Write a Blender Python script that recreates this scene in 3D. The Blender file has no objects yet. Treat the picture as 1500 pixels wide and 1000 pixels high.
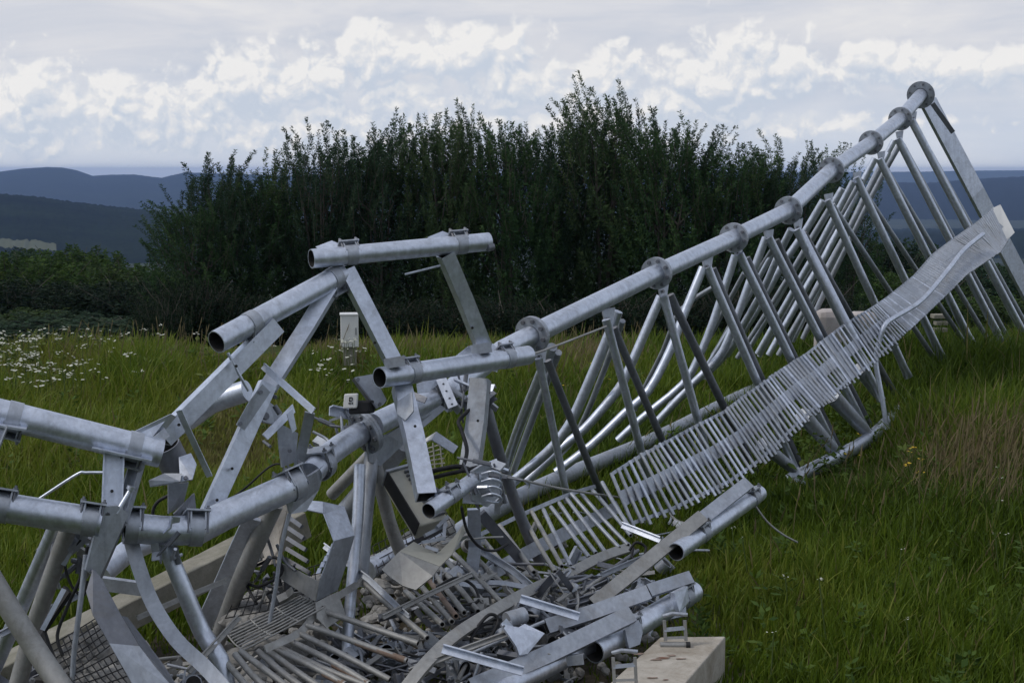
import bpy, math, random
import numpy as np
from mathutils import Vector, Matrix, noise as mnoise

random.seed(7)
rng = np.random.default_rng(7)
S = bpy.context.scene
COL = S.collection
R = math.radians

# ------------------------------------------------------------------ camera
CAMZ = 2.2
F = 2083.33                       # focal length in photo pixels (1500 wide)
PITCH = math.atan(0.12)
cam_d = bpy.data.cameras.new('camera')
cam_d.lens = 50; cam_d.sensor_width = 36; cam_d.sensor_fit = 'HORIZONTAL'
cam_d.clip_start = 0.05; cam_d.clip_end = 60000
cam = bpy.data.objects.new('camera', cam_d); COL.objects.link(cam)
CAM = Vector((0, 0, CAMZ))
cam.location = CAM
cam.rotation_euler = (math.pi / 2 - PITCH, 0, 0)
S.camera = cam
FWD = Vector((0, math.cos(PITCH), -math.sin(PITCH)))
UPV = Vector((0, math.sin(PITCH), math.cos(PITCH)))
RGT = Vector((1, 0, 0))


def P(px, py, d):
    """a point seen at a photo pixel, d metres along the view axis"""
    return CAM + d * (FWD + ((px - 750) / F) * RGT + ((500 - py) / F) * UPV)


def PG(px, d, z=0.0):
    """a point at column px, d metres away, at world height z"""
    v = ((z - CAMZ) / d + math.sin(PITCH)) / math.cos(PITCH)
    return CAM + d * (FWD + ((px - 750) / F) * RGT + v * UPV)


# ------------------------------------------------------------------ tagging
ROOT = {}


def tag(o, label=None, cat=None, group=None, kind=None):
    if label: o['label'] = label
    if cat: o['category'] = cat
    if group: o['group'] = group
    if kind: o['kind'] = kind
    return o


def thing(name, label, cat, loc=(0, 0, 0), group=None):
    o = bpy.data.objects.new(name, None)
    o.empty_display_size = 0.2
    COL.objects.link(o); o.location = loc
    ROOT[o.name] = Vector(loc)
    return tag(o, label, cat, group)


# ------------------------------------------------------------------ mesh builder
def circ(r, n=14):
    return [(r * math.cos(2 * math.pi * i / n), r * math.sin(2 * math.pi * i / n)) for i in range(n)]


def rect(w, t):
    return [(-w / 2, -t / 2), (w / 2, -t / 2), (w / 2, t / 2), (-w / 2, t / 2)]


def angle_prof(w, h, t):
    return [(-w / 2, 0), (w / 2, 0), (w / 2, t), (-w / 2 + t, t), (-w / 2 + t, h), (-w / 2, h)]


def channel_prof(w, h, t):
    return [(-w / 2, h), (-w / 2, 0), (w / 2, 0), (w / 2, h), (w / 2 - t, h), (w / 2 - t, t), (-w / 2 + t, t), (-w / 2 + t, h)]


def smooth_path(pts, k=5):
    """Catmull-Rom through the points"""
    if len(pts) < 3: return pts
    out = []
    n = len(pts)
    for i in range(n - 1):
        p0 = pts[max(i - 1, 0)]; p1 = pts[i]; p2 = pts[i + 1]; p3 = pts[min(i + 2, n - 1)]
        for j in range(k):
            t = j / k
            out.append(0.5 * ((2 * p1) + (p2 - p0) * t + (2 * p0 - 5 * p1 + 4 * p2 - p3) * t * t + (3 * p1 - p0 - 3 * p2 + p3) * t ** 3))
    out.append(pts[-1])
    return out


class MB:
    def __init__(s):
        s.v = []; s.f = []; s.sm = []; s.mi = []

    def face(s, idx, smooth=False, m=0):
        s.f.append(tuple(idx)); s.sm.append(smooth); s.mi.append(m)

    def sweep(s, path, prof, view=None, roll=0.0, scale=None, smooth=False, hollow=0.0, cap=True, flat=None):
        n = len(path); m = len(prof)
        if view is None: view = (path[n // 2] - CAM).normalized()
        rings = []; inner = []
        cr, sr = math.cos(roll), math.sin(roll)
        for i in range(n):
            a = path[max(i - 1, 0)]; b = path[min(i + 1, n - 1)]
            t = (b - a)
            t = t.normalized() if t.length > 1e-9 else Vector((0, 0, 1))
            sd = t.cross(view)
            if sd.length < 1e-4: sd = t.cross(Vector((0, 0, 1)))
            if sd.length < 1e-4: sd = t.cross(Vector((1, 0, 0)))
            sd.normalize(); nn = sd.cross(t)
            sd, nn = sd * cr + nn * sr, nn * cr - sd * sr
            k = scale[i] if scale else 1.0
            fl = flat[i] if flat else 1.0
            # mitre: keep the section width through a bend
            rings.append([path[i] + sd * (u * k * (1 + (1 - fl) * 0.10)) + nn * (w * k * fl) for u, w in prof])
            if hollow:
                inner.append([path[i] + sd * (u * k * (1 - hollow)) + nn * (w * k * (1 - hollow)) for u, w in prof])
        def strip(rr, flip, m_=0):
            b = len(s.v)
            for r in rr: s.v.extend(r)
            for i in range(n - 1):
                for j in range(m):
                    q = [b + i * m + j, b + i * m + (j + 1) % m, b + (i + 1) * m + (j + 1) % m, b + (i + 1) * m + j]
                    s.face(q[::-1] if flip else q, smooth, m_)
        strip(rings, False)
        if hollow:
            strip(inner, True, 1)
            mid_ = len(inner) // 2; b = len(s.v); s.v.extend(inner[mid_]); s.face(range(b, b + m), False, 1)
            for e, fl in ((0, True), (n - 1, False)):
                b = len(s.v); s.v.extend(rings[e]); s.v.extend(inner[e])
                for j in range(m):
                    q = [b + j, b + (j + 1) % m, b + m + (j + 1) % m, b + m + j]
                    s.face(q[::-1] if fl else q)
        elif cap:
            for e, fl in ((0, True), (n - 1, False)):
                b = len(s.v); s.v.extend(rings[e])
                q = list(range(b, b + m))
                s.face(q[::-1] if fl else q)
        return s

    def tube(s, path, r, n=14, r2=None, hollow=0.0, flat=None):
        sc = None
        if r2 is not None:
            k = len(path); sc = [1 + (r2 / r - 1) * i / (k - 1) for i in range(k)]
        return s.sweep(path, circ(r, n), scale=sc, smooth=True, hollow=hollow, flat=flat)

    def disc(s, c, axis, r, h, n=24, r_in=0.0):
        axis = axis.normalized()
        return s.sweep([c - axis * h / 2, c + axis * h / 2], circ(r, n), smooth=False, hollow=(1 - r_in / r) if r_in else 0)

    def plate(s, pts, th):
        n = len(pts)
        nrm = Vector((0, 0, 0)); c = sum(pts, Vector((0, 0, 0))) / n
        for i in range(n): nrm += (pts[i] - c).cross(pts[(i + 1) % n] - c)
        nrm.normalize()
        if nrm.dot(c - CAM) > 0: nrm = -nrm; pts = pts[::-1]
        a = [p + nrm * th / 2 for p in pts]; b = [p - nrm * th / 2 for p in pts]
        k = len(s.v); s.v.extend(a); s.v.extend(b)
        s.face(range(k, k + n)); s.face(range(k + 2 * n - 1, k + n - 1, -1))
        k = len(s.v)
        for i in range(n):
            j = (i + 1) % n
            s.v.extend([a[i], b[i], b[j], a[j]])
            s.face([k, k + 1, k + 2, k + 3]); k += 4
        return s

    def box(s, c, ax, ay, az, sx, sy, sz):
        k = len(s.v)
        for dx, dy, dz in ((-1, -1, -1), (1, -1, -1), (1, 1, -1), (-1, 1, -1), (-1, -1, 1), (1, -1, 1), (1, 1, 1), (-1, 1, 1)):
            s.v.append(c + ax * dx * sx / 2 + ay * dy * sy / 2 + az * dz * sz / 2)
        for q in ((0, 3, 2, 1), (4, 5, 6, 7), (0, 1, 5, 4), (1, 2, 6, 5), (2, 3, 7, 6), (3, 0, 4, 7)):
            s.face([k + i for i in q])
        return s

    def bolt(s, c, axis, r=0.011, h=0.012):
        axis = axis.normalized()
        s.sweep([c, c + axis * h], circ(r, 6))
        s.sweep([c + axis * h, c + axis * h * 1.9], circ(r * 0.5, 8))
        return s

    def build(s, name, mat, parent=None, label=None, bevel=0.0):
        off = Vector((0, 0, 0))
        if parent is not None:
            off = ROOT.get(parent.name, Vector((0, 0, 0)))
        me = bpy.data.meshes.new(name)
        me.from_pydata([tuple(v - off) for v in s.v], [], s.f)
        me.polygons.foreach_set('use_smooth', s.sm)
        me.materials.append(mat)
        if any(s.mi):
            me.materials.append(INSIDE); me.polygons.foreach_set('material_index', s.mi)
        me.update()
        o = bpy.data.objects.new(name, me)
        COL.objects.link(o)
        if parent is not None:
            o.parent = parent; ROOT[o.name] = off
        if label: o['label'] = label
        if bevel:
            b = o.modifiers.new('bevel', 'BEVEL'); b.width = bevel; b.segments = 2; b.limit_method = 'ANGLE'
        return o


# ------------------------------------------------------------------ materials
def mat_new(name):
    m = bpy.data.materials.new(name); m.use_nodes = True
    nt = m.node_tree; b = nt.nodes['Principled BSDF']
    return m, nt, b


def ramp(nt, src, stops):
    r = nt.nodes.new('ShaderNodeValToRGB')
    el = r.color_ramp.elements
    while len(el) < len(stops): el.new(0.5)
    for e, (p, c) in zip(el, stops):
        e.position = p; e.color = (*c, 1)
    nt.links.new(src, r.inputs[0])
    return r.outputs[0]


def noise_n(nt, scale, detail=5, rough=0.55, vec=None, dist=0.0):
    n = nt.nodes.new('ShaderNodeTexNoise')
    n.inputs['Scale'].default_value = scale; n.inputs['Detail'].default_value = detail
    n.inputs['Roughness'].default_value = rough; n.inputs['Distortion'].default_value = dist
    if vec is not None: nt.links.new(vec, n.inputs['Vector'])
    return n


def objco(nt):
    t = nt.nodes.new('ShaderNodeTexCoord'); return t.outputs['Object']


def mixc(nt, a, b, fac, mode='MIX'):
    m = nt.nodes.new('ShaderNodeMix'); m.data_type = 'RGBA'; m.blend_type = mode
    for sock, v in ((m.inputs['Factor'], fac), (m.inputs['A'], a), (m.inputs['B'], b)):
        if hasattr(v, 'links') or hasattr(v, 'is_linked'): nt.links.new(v, sock)
        elif isinstance(v, tuple): sock.default_value = (*v, 1)
        else: sock.default_value = v
    return m.outputs['Result']


def bump(nt, b, h, strength, dist=0.01):
    n = nt.nodes.new('ShaderNodeBump'); n.inputs['Strength'].default_value = strength
    n.inputs['Distance'].default_value = dist
    nt.links.new(h, n.inputs['Height']); nt.links.new(n.outputs[0], b.inputs['Normal'])


def metal(name, lo, hi, dirt=(0.16, 0.14, 0.11), dirt_amt=0.35, rough=0.42, met=0.75):
    m, nt, b = mat_new(name)
    co = objco(nt)
    big = noise_n(nt, 2.6, 5, 0.6, co, 0.4)
    fine = noise_n(nt, 34, 4, 0.65, co)
    vor = nt.nodes.new('ShaderNodeTexVoronoi'); vor.inputs['Scale'].default_value = 70
    nt.links.new(co, vor.inputs['Vector'])
    c = ramp(nt, big.outputs['Fac'], [(0.3, lo), (0.7, hi)])
    sp = ramp(nt, vor.outputs['Color'], [(0.0, (0.88,) * 3), (1.0, (1.06,) * 3)])
    c = mixc(nt, c, sp, 0.75, 'MULTIPLY')
    g = ramp(nt, fine.outputs['Fac'], [(0.35, (0.86,) * 3), (0.65, (1.05,) * 3)])
    c = mixc(nt, c, g, 0.8, 'MULTIPLY')
    st = noise_n(nt, 6.5, 8, 0.7, co, 1.2)
    mask = ramp(nt, st.outputs['Fac'], [(0.50, (0, 0, 0)), (0.68, (dirt_amt,) * 3)])
    c = mixc(nt, c, dirt, mask)
    mpn = nt.nodes.new('ShaderNodeMapping'); mpn.inputs['Scale'].default_value = (26, 26, 2.2); nt.links.new(co, mpn.inputs['Vector'])
    sk_ = noise_n(nt, 1.0, 6, 0.65, mpn.outputs[0], 0.6)
    c = mixc(nt, c, ramp(nt, sk_.outputs['Fac'], [(0.34, (0.78, 0.78, 0.79)), (0.56, (1.0,) * 3), (0.76, (1.10, 1.10, 1.10))]), 0.6, 'MULTIPLY')
    nt.links.new(c, b.inputs['Base Color'])
    mt = nt.nodes.new('ShaderNodeMath'); mt.operation = 'MULTIPLY_ADD'
    nt.links.new(mask, mt.inputs[0]); mt.inputs[1].default_value = -met; mt.inputs[2].default_value = met
    nt.links.new(mt.outputs[0], b.inputs['Metallic'])
    rr = nt.nodes.new('ShaderNodeMapRange'); rr.inputs['To Min'].default_value = rough - 0.1; rr.inputs['To Max'].default_value = rough + 0.16
    nt.links.new(fine.outputs['Fac'], rr.inputs['Value']); nt.links.new(rr.outputs[0], b.inputs['Roughness'])
    bump(nt, b, big.outputs['Fac'], 0.25, 0.01)
    return m


def plain(name, c1, c2, scale=12, rough=0.8, bmp=0.2, spec=0.3, dist=0.01):
    m, nt, b = mat_new(name)
    co = objco(nt)
    n = noise_n(nt, scale, 6, 0.65, co, 0.3)
    nt.links.new(ramp(nt, n.outputs['Fac'], [(0.3, c1), (0.7, c2)]), b.inputs['Base Color'])
    b.inputs['Roughness'].default_value = rough
    b.inputs['Specular IOR Level'].default_value = spec
    if bmp: bump(nt, b, n.outputs['Fac'], bmp, dist)
    return m


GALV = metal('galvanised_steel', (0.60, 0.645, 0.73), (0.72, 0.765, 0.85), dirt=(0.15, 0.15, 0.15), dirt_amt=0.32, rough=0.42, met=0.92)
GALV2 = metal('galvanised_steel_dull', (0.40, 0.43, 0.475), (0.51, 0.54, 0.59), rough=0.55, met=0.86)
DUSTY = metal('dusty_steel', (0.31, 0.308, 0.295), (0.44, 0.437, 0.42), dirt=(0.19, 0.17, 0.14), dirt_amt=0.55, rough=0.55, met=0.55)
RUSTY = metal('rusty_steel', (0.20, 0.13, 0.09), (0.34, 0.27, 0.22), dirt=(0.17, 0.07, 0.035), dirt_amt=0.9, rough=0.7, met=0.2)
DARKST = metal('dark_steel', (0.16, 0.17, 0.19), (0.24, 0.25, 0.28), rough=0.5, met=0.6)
INSIDE = plain('inside_shade', (0.02, 0.02, 0.02), (0.045, 0.043, 0.04), 20, 0.9, 0.1)  # near-black colour paints the shade inside open pipes and bolt holes
BLACK = plain('black_rubber', (0.012, 0.012, 0.013), (0.03, 0.03, 0.032), 20, 0.6, 0.1)
def concrete(name, lo, hi, dirt):
    m, nt, b = mat_new(name); co = objco(nt)
    n = noise_n(nt, 14, 8, 0.7, co); st = noise_n(nt, 3.5, 8, 0.72, co, 1.0); vo = nt.nodes.new('ShaderNodeTexVoronoi'); vo.inputs['Scale'].default_value = 60
    nt.links.new(co, vo.inputs['Vector'])
    c = ramp(nt, n.outputs['Fac'], [(0.3, lo), (0.7, hi)])
    c = mixc(nt, c, dirt, ramp(nt, st.outputs['Fac'], [(0.45, (0, 0, 0)), (0.72, (.75,) * 3)]))
    c = mixc(nt, c, (0.10, 0.09, 0.07), ramp(nt, vo.outputs['Distance'], [(0.08, (.6,) * 3), (0.16, (0, 0, 0))]))
    nt.links.new(c, b.inputs['Base Color']); b.inputs['Roughness'].default_value = 0.92; b.inputs['Specular IOR Level'].default_value = 0.2
    bump(nt, b, n.outputs['Fac'], 0.5, 0.012)
    return m


CONC = concrete('concrete', (0.34, 0.31, 0.26), (0.50, 0.46, 0.40), (0.22, 0.18, 0.13))
CONC2 = concrete('mossy_concrete', (0.22, 0.21, 0.17), (0.33, 0.31, 0.26), (0.12, 0.12, 0.07))
STONE = plain('pale_stone', (0.17, 0.165, 0.155), (0.40, 0.39, 0.37), 7, 0.9, 0.5)
WHITE = plain('white_plastic', (0.62, 0.62, 0.60), (0.76, 0.76, 0.74), 5, 0.5, 0.05)
BEIGE = plain('beige_enclosure', (0.34, 0.33, 0.28), (0.46, 0.45, 0.39), 6, 0.55, 0.05)
PINKW = plain('weathered_pale_block', (0.40, 0.36, 0.34), (0.58, 0.53, 0.51), 3, 0.85, 0.2)
SOIL = plain('bare_soil', (0.05, 0.045, 0.03), (0.12, 0.10, 0.07), 5, 0.95, 0.6, dist=0.03)
# ------------------------------------------------------------------ sky
SUN_EL, SUN_AZ = 50, -104          # degrees; azimuth from +Y towards +X
w = bpy.data.worlds.new('World'); S.world = w; w.use_nodes = True
nt = w.node_tree; nt.nodes.clear()
L = nt.links.new


def mth(nt, op, a, b=None, c=None, clamp=False):
    m = nt.nodes.new('ShaderNodeMath'); m.operation = op; m.use_clamp = clamp
    for i, v in enumerate((a, b, c)):
        if v is None: continue
        if isinstance(v, (int, float)): m.inputs[i].default_value = v
        else: nt.links.new(v, m.inputs[i])
    return m.outputs[0]


def smooth(nt, x, lo, hi, a=0.0, b=1.0):
    m = nt.nodes.new('ShaderNodeMapRange'); m.interpolation_type = 'SMOOTHSTEP'
    nt.links.new(x, m.inputs['Value'])
    m.inputs['From Min'].default_value = lo; m.inputs['From Max'].default_value = hi
    m.inputs['To Min'].default_value = a; m.inputs['To Max'].default_value = b
    return m.outputs[0]


# the field of heaped clouds low over the horizon: (azimuth, elevation) in degrees
def blob(px, py, rx, ry, amp):
    return (math.degrees(math.atan((px - 750) / F)), math.degrees(math.atan((500 - py) / F) - PITCH) ,
            math.degrees(rx / F), math.degrees(ry / F), amp)


BLOBS = [blob(*b) for b in (
    (50, 165, 130, 75, 1.0), (185, 160, 100, 60, 1.0), (300, 150, 80, 55, .9), (375, 125, 85, 62, 1.1), (470, 115, 80, 62, .95),
    (545, 85, 80, 52, 1.05), (690, 78, 120, 52, 1.1), (770, 125, 130, 60, .9), (610, 150, 120, 55, .85), (880, 115, 110, 55, .8),
    (1055, 112, 100, 68, 1.15), (1150, 105, 70, 52, .95), (980, 150, 110, 55, .85), (1290, 105, 110, 42, .95), (1430, 108, 120, 42, 1.0),
    (1190, 178, 170, 24, .62), (250, 195, 230, 42, .75), (500, 170, 150, 45, .75), (-70, 130, 90, 60, .9), (1600, 95, 100, 50, .9),
    (850, 178, 220, 45, .8), (80, 200, 180, 42, .8), (420, 195, 200, 40, .8), (1080, 185, 140, 36, .75), (640, 185, 160, 40, .75), (1430, 185, 150, 14, .5))]
g = bpy.data.node_groups.new('heaped_clouds', 'ShaderNodeTree')
g.interface.new_socket('azel', in_out='INPUT', socket_type='NodeSocketVector')
g.interface.new_socket('field', in_out='OUTPUT', socket_type='NodeSocketFloat')
gi = g.nodes.new('NodeGroupInput'); go = g.nodes.new('NodeGroupOutput')


def gm(op, a, b=None, c=None): return mth(g, op, a, b, c)


wn = g.nodes.new('ShaderNodeTexNoise'); wn.inputs['Scale'].default_value = 0.55; wn.inputs['Detail'].default_value = 2
wn.inputs['Roughness'].default_value = 0.52
g.links.new(gi.outputs[0], wn.inputs['Vector'])
wsub = g.nodes.new('ShaderNodeVectorMath'); wsub.operation = 'MULTIPLY_ADD'
g.links.new(wn.outputs['Color'], wsub.inputs[0]); wsub.inputs[1].default_value = (1.9, 1.3, 0)
g.links.new(gi.outputs[0], wsub.inputs[2])
sep = g.nodes.new('ShaderNodeSeparateXYZ'); g.links.new(wsub.outputs[0], sep.inputs[0])
tot = None
for a, e, ra, re_, am in BLOBS:
    dx = gm('MULTIPLY', gm('SUBTRACT', sep.outputs[0], a + 0.95), 1 / ra)
    dy = gm('MULTIPLY', gm('SUBTRACT', sep.outputs[1], e + 0.65), 1 / re_)
    q = gm('MULTIPLY_ADD', dx, dx, gm('MULTIPLY', dy, dy))
    v = gm('MULTIPLY', gm('POWER', 2.718, gm('MULTIPLY', q, -1.0)), am)
    tot = v if tot is None else gm('MAXIMUM', tot, v)
n1 = g.nodes.new('ShaderNodeTexNoise'); n1.inputs['Scale'].default_value = 1.5; n1.inputs['Detail'].default_value = 6
n1.inputs['Roughness'].default_value = 0.47; n1.inputs['Distortion'].default_value = 0.2
g.links.new(gi.outputs[0], n1.inputs['Vector'])
vo = g.nodes.new('ShaderNodeTexVoronoi'); vo.feature = 'F1'; vo.inputs['Scale'].default_value = 1.0
vo.inputs['Detail'].default_value = 3; vo.inputs['Roughness'].default_value = 0.46; vo.inputs['Lacunarity'].default_value = 2.3
g.links.new(wsub.outputs[0], vo.inputs['Vector'])
fld = gm('ADD', tot, gm('MULTIPLY', gm('SUBTRACT', n1.outputs['Fac'], 0.5), 0.70))
fld = gm('ADD', fld, gm('MULTIPLY', gm('SUBTRACT', 0.42, vo.outputs['Distance']), 0.60))
g.links.new(fld, go.inputs[0])

tc = nt.nodes.new('ShaderNodeTexCoord')
sx = nt.nodes.new('ShaderNodeSeparateXYZ'); L(tc.outputs['Generated'], sx.inputs[0])
DEG = 57.29578
az = mth(nt, 'MULTIPLY', mth(nt, 'ARCTAN2', sx.outputs[0], sx.outputs[1]), DEG)
el = mth(nt, 'MULTIPLY', mth(nt, 'ARCSINE', sx.outputs[2]), DEG)
cv = nt.nodes.new('ShaderNodeCombineXYZ'); L(az, cv.inputs[0]); L(el, cv.inputs[1])


def field(off):
    a = nt.nodes.new('ShaderNodeVectorMath'); a.operation = 'ADD'; L(cv.outputs[0], a.inputs[0]); a.inputs[1].default_value = off
    n = nt.nodes.new('ShaderNodeGroup'); n.node_tree = g; L(a.outputs[0], n.inputs[0]); return n.outputs[0]


f0 = field((0, 0, 0)); f1 = field((-0.13, 0.30, 0)); f2 = field((-0.3, 0.95, 0))
cover = smooth(nt, f0, 0.02, 0.40)
lit = smooth(nt, mth(nt, 'SUBTRACT', f0, f1), -0.20, 0.26)
lit2 = smooth(nt, mth(nt, 'SUBTRACT', f0, f2), -0.35, 0.65)
lit = mth(nt, 'MULTIPLY_ADD', lit, 0.58, mth(nt, 'MULTIPLY', lit2, 0.58), clamp=True)
# high thin veil: stretched streaks
mp = nt.nodes.new('ShaderNodeVectorMath'); mp.operation = 'MULTIPLY'; L(cv.outputs[0], mp.inputs[0]); mp.inputs[1].default_value = (0.10, 0.40, 1)
vn = nt.nodes.new('ShaderNodeTexNoise'); vn.inputs['Scale'].default_value = 1.0; vn.inputs['Detail'].default_value = 7; vn.inputs['Roughness'].default_value = 0.58
vn.inputs['Distortion'].default_value = 0.5
L(mp.outputs[0], vn.inputs['Vector'])
veil = ramp(nt, vn.outputs['Fac'], [(0.32, (0.50, 0.545, 0.635)), (0.50, (0.625, 0.64, 0.69)), (0.66, (0.74, 0.735, 0.74))])
low = ramp(nt, vn.outputs['Fac'], [(0.3, (0.50, 0.565, 0.68)), (0.7, (0.65, 0.68, 0.735))])
base = mixc(nt, low, veil, smooth(nt, el, 0.8, 5.0))
heap = ramp(nt, lit, [(0.05, (0.52, 0.58, 0.675)), (0.38, (0.62, 0.655, 0.715)), (0.70, (0.70, 0.71, 0.735)), (1.0, (0.81, 0.80, 0.79))])
ccol = mixc(nt, base, heap, mth(nt, 'MULTIPLY', cover, 0.92))
sky = nt.nodes.new('ShaderNodeTexSky'); sky.sky_type = 'NISHITA'; sky.sun_disc = False
sky.sun_elevation = R(SUN_EL); sky.sun_rotation = R(SUN_AZ)
b1 = nt.nodes.new('ShaderNodeBackground'); L(sky.outputs[0], b1.inputs[0]); b1.inputs[1].default_value = 0.14
b2 = nt.nodes.new('ShaderNodeBackground'); L(veil, b2.inputs[0]); b2.inputs[1].default_value = 1.05
b3 = nt.nodes.new('ShaderNodeBackground'); L(ccol, b3.inputs[0]); b3.inputs[1].default_value = 1.0
mx = nt.nodes.new('ShaderNodeMixShader')      # thin cloud over the clear sky
L(smooth(nt, vn.outputs['Fac'], 0.35, 0.62, 0.30, 0.85), mx.inputs[0]); L(b1.outputs[0], mx.inputs[1]); L(b2.outputs[0], mx.inputs[2])
mx2 = nt.nodes.new('ShaderNodeMixShader')     # the low band with the heaped clouds
L(smooth(nt, el, 11.0, 8.0), mx2.inputs[0]); L(mx.outputs[0], mx2.inputs[1]); L(b3.outputs[0], mx2.inputs[2])
out = nt.nodes.new('ShaderNodeOutputWorld'); L(mx2.outputs[0], out.inputs[0])
w.cycles.sampling_method = 'MANUAL'; w.cycles.sample_map_resolution = 256

sd = bpy.data.lights.new('sun', 'SUN'); sd.energy = 1.05; sd.angle = R(11); sd.color = (1.0, 0.95, 0.88)
sun = bpy.data.objects.new('sun', sd); COL.objects.link(sun)
sdir = Vector((math.sin(R(SUN_AZ)) * math.cos(R(SUN_EL)), math.cos(R(SUN_AZ)) * math.cos(R(SUN_EL)), math.sin(R(SUN_EL))))
sun.rotation_euler = sdir.to_track_quat('Z', 'Y').to_euler()
S.view_settings.view_transform = 'Standard'; S.view_settings.look = 'None'
S.view_settings.exposure = 0.12; S.view_settings.gamma = 1; S.view_settings.use_curve_mapping = False


# ------------------------------------------------------------------ terrain
def gz(x, y):
    """ground height, numpy-friendly"""
    r = np.hypot(x, y)
    t = np.clip(r - 14.5, 0, None)
    drop = -165.0 * (1 - np.exp(-t * 0.104 / 165.0)) * np.clip(t / 7.0, 0, 1) ** 0.6
    hump = 0.26 * np.exp(-((x - 6.2) / 3.6) ** 2 - ((y - 14.5) / 3.6) ** 2) + 0.10 * np.exp(-((x + 5.5) / 2.6) ** 2 - ((y - 15.5) / 2.6) ** 2)
    und = 0.035 * np.sin(x * 1.3 + 0.7) * np.cos(y * 1.1) + 0.02 * np.sin(x * 3.1 + y * 2.3)
    return drop + hump + und * np.clip((r - 4.0) / 4.0, 0, 1)


def hz(x, y): return float(gz(np.array([x]), np.array([y]))[0])


rr = list(np.arange(0.6, 24, 0.35)) + list(np.geomspace(24, 14700, 105))
NA = 300
azs = np.linspace(-math.pi, math.pi, NA, endpoint=False)
# finer columns ahead of the camera
azs = np.sort(np.concatenate([azs, np.linspace(-0.5, 0.5, 160)]))
azs = np.unique(np.round(azs, 6)); NA = len(azs)
V = [(0.0, 0.0, 0.0)]
for r_ in rr:
    x = r_ * np.sin(azs); y = r_ * np.cos(azs); z = gz(x, y)
    V.extend(zip(x.tolist(), y.tolist(), z.tolist()))
Fc = [(0, 1 + (j + 1) % NA, 1 + j) for j in range(NA)]
for i in range(len(rr) - 1):
    a = 1 + i * NA; b = a + NA
    Fc.extend([(a + j, a + (j + 1) % NA, b + (j + 1) % NA, b + j) for j in range(NA)])
me = bpy.data.meshes.new('ground'); me.from_pydata(V, [], Fc)
me.polygons.foreach_set('use_smooth', [True] * len(me.polygons))
m, gnt, gb = mat_new('meadow_ground')
co = objco(gnt)
n_a = noise_n(gnt, 0.9, 6, 0.6, co); n_b = noise_n(gnt, 9, 6, 0.7, co)
c = ramp(gnt, n_a.outputs['Fac'], [(0.3, (0.035, 0.055, 0.014)), (0.6, (0.06, 0.08, 0.022)), (0.8, (0.10, 0.095, 0.04))])
c = mixc(gnt, c, ramp(gnt, n_b.outputs['Fac'], [(0.3, (0.55,) * 3), (0.7, (1.1,) * 3)]), 0.8, 'MULTIPLY')
# far valley: woods
cd = gnt.nodes.new('ShaderNodeVectorMath'); cd.operation = 'LENGTH'; gnt.links.new(co, cd.inputs[0])
n_c = noise_n(gnt, 0.006, 8, 0.65, co)
woods = ramp(gnt, n_c.outputs['Fac'], [(0.35, (0.02, 0.03, 0.018)), (0.62, (0.035, 0.045, 0.025)), (0.72, (0.09, 0.10, 0.05))])
c = mixc(gnt, c, woods, smooth(gnt, cd.outputs['Value'], 60, 200))
# bare trodden soil round the wreck
sxy = gnt.nodes.new('ShaderNodeSeparateXYZ'); gnt.links.new(co, sxy.inputs[0])
ex = mth(gnt, 'MULTIPLY', mth(gnt, 'ADD', sxy.outputs[0], 0.45), 0.62); ey = mth(gnt, 'MULTIPLY', mth(gnt, 'SUBTRACT', sxy.outputs[1], 6.1), 0.66)
q = mth(gnt, 'MULTIPLY_ADD', ex, ex, mth(gnt, 'MULTIPLY', ey, ey))
q = mth(gnt, 'ADD', q, mth(gnt, 'MULTIPLY', mth(gnt, 'SUBTRACT', n_a.outputs['Fac'], 0.5), 1.6))
soil = ramp(gnt, n_b.outputs['Fac'], [(0.3, (0.045, 0.038, 0.026)), (0.7, (0.12, 0.105, 0.08))])
c = mixc(gnt, soil, c, smooth(gnt, q, 0.7, 1.3))
gnt.links.new(c, gb.inputs['Base Color']); gb.inputs['Roughness'].default_value = 0.95; gb.inputs['Specular IOR Level'].default_value = 0.1
bump(gnt, gb, n_b.outputs['Fac'], 0.8, 0.05)
me.materials.append(m)
ground = bpy.data.objects.new('ground', me); COL.objects.link(ground); tag(ground, kind='structure')


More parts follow.
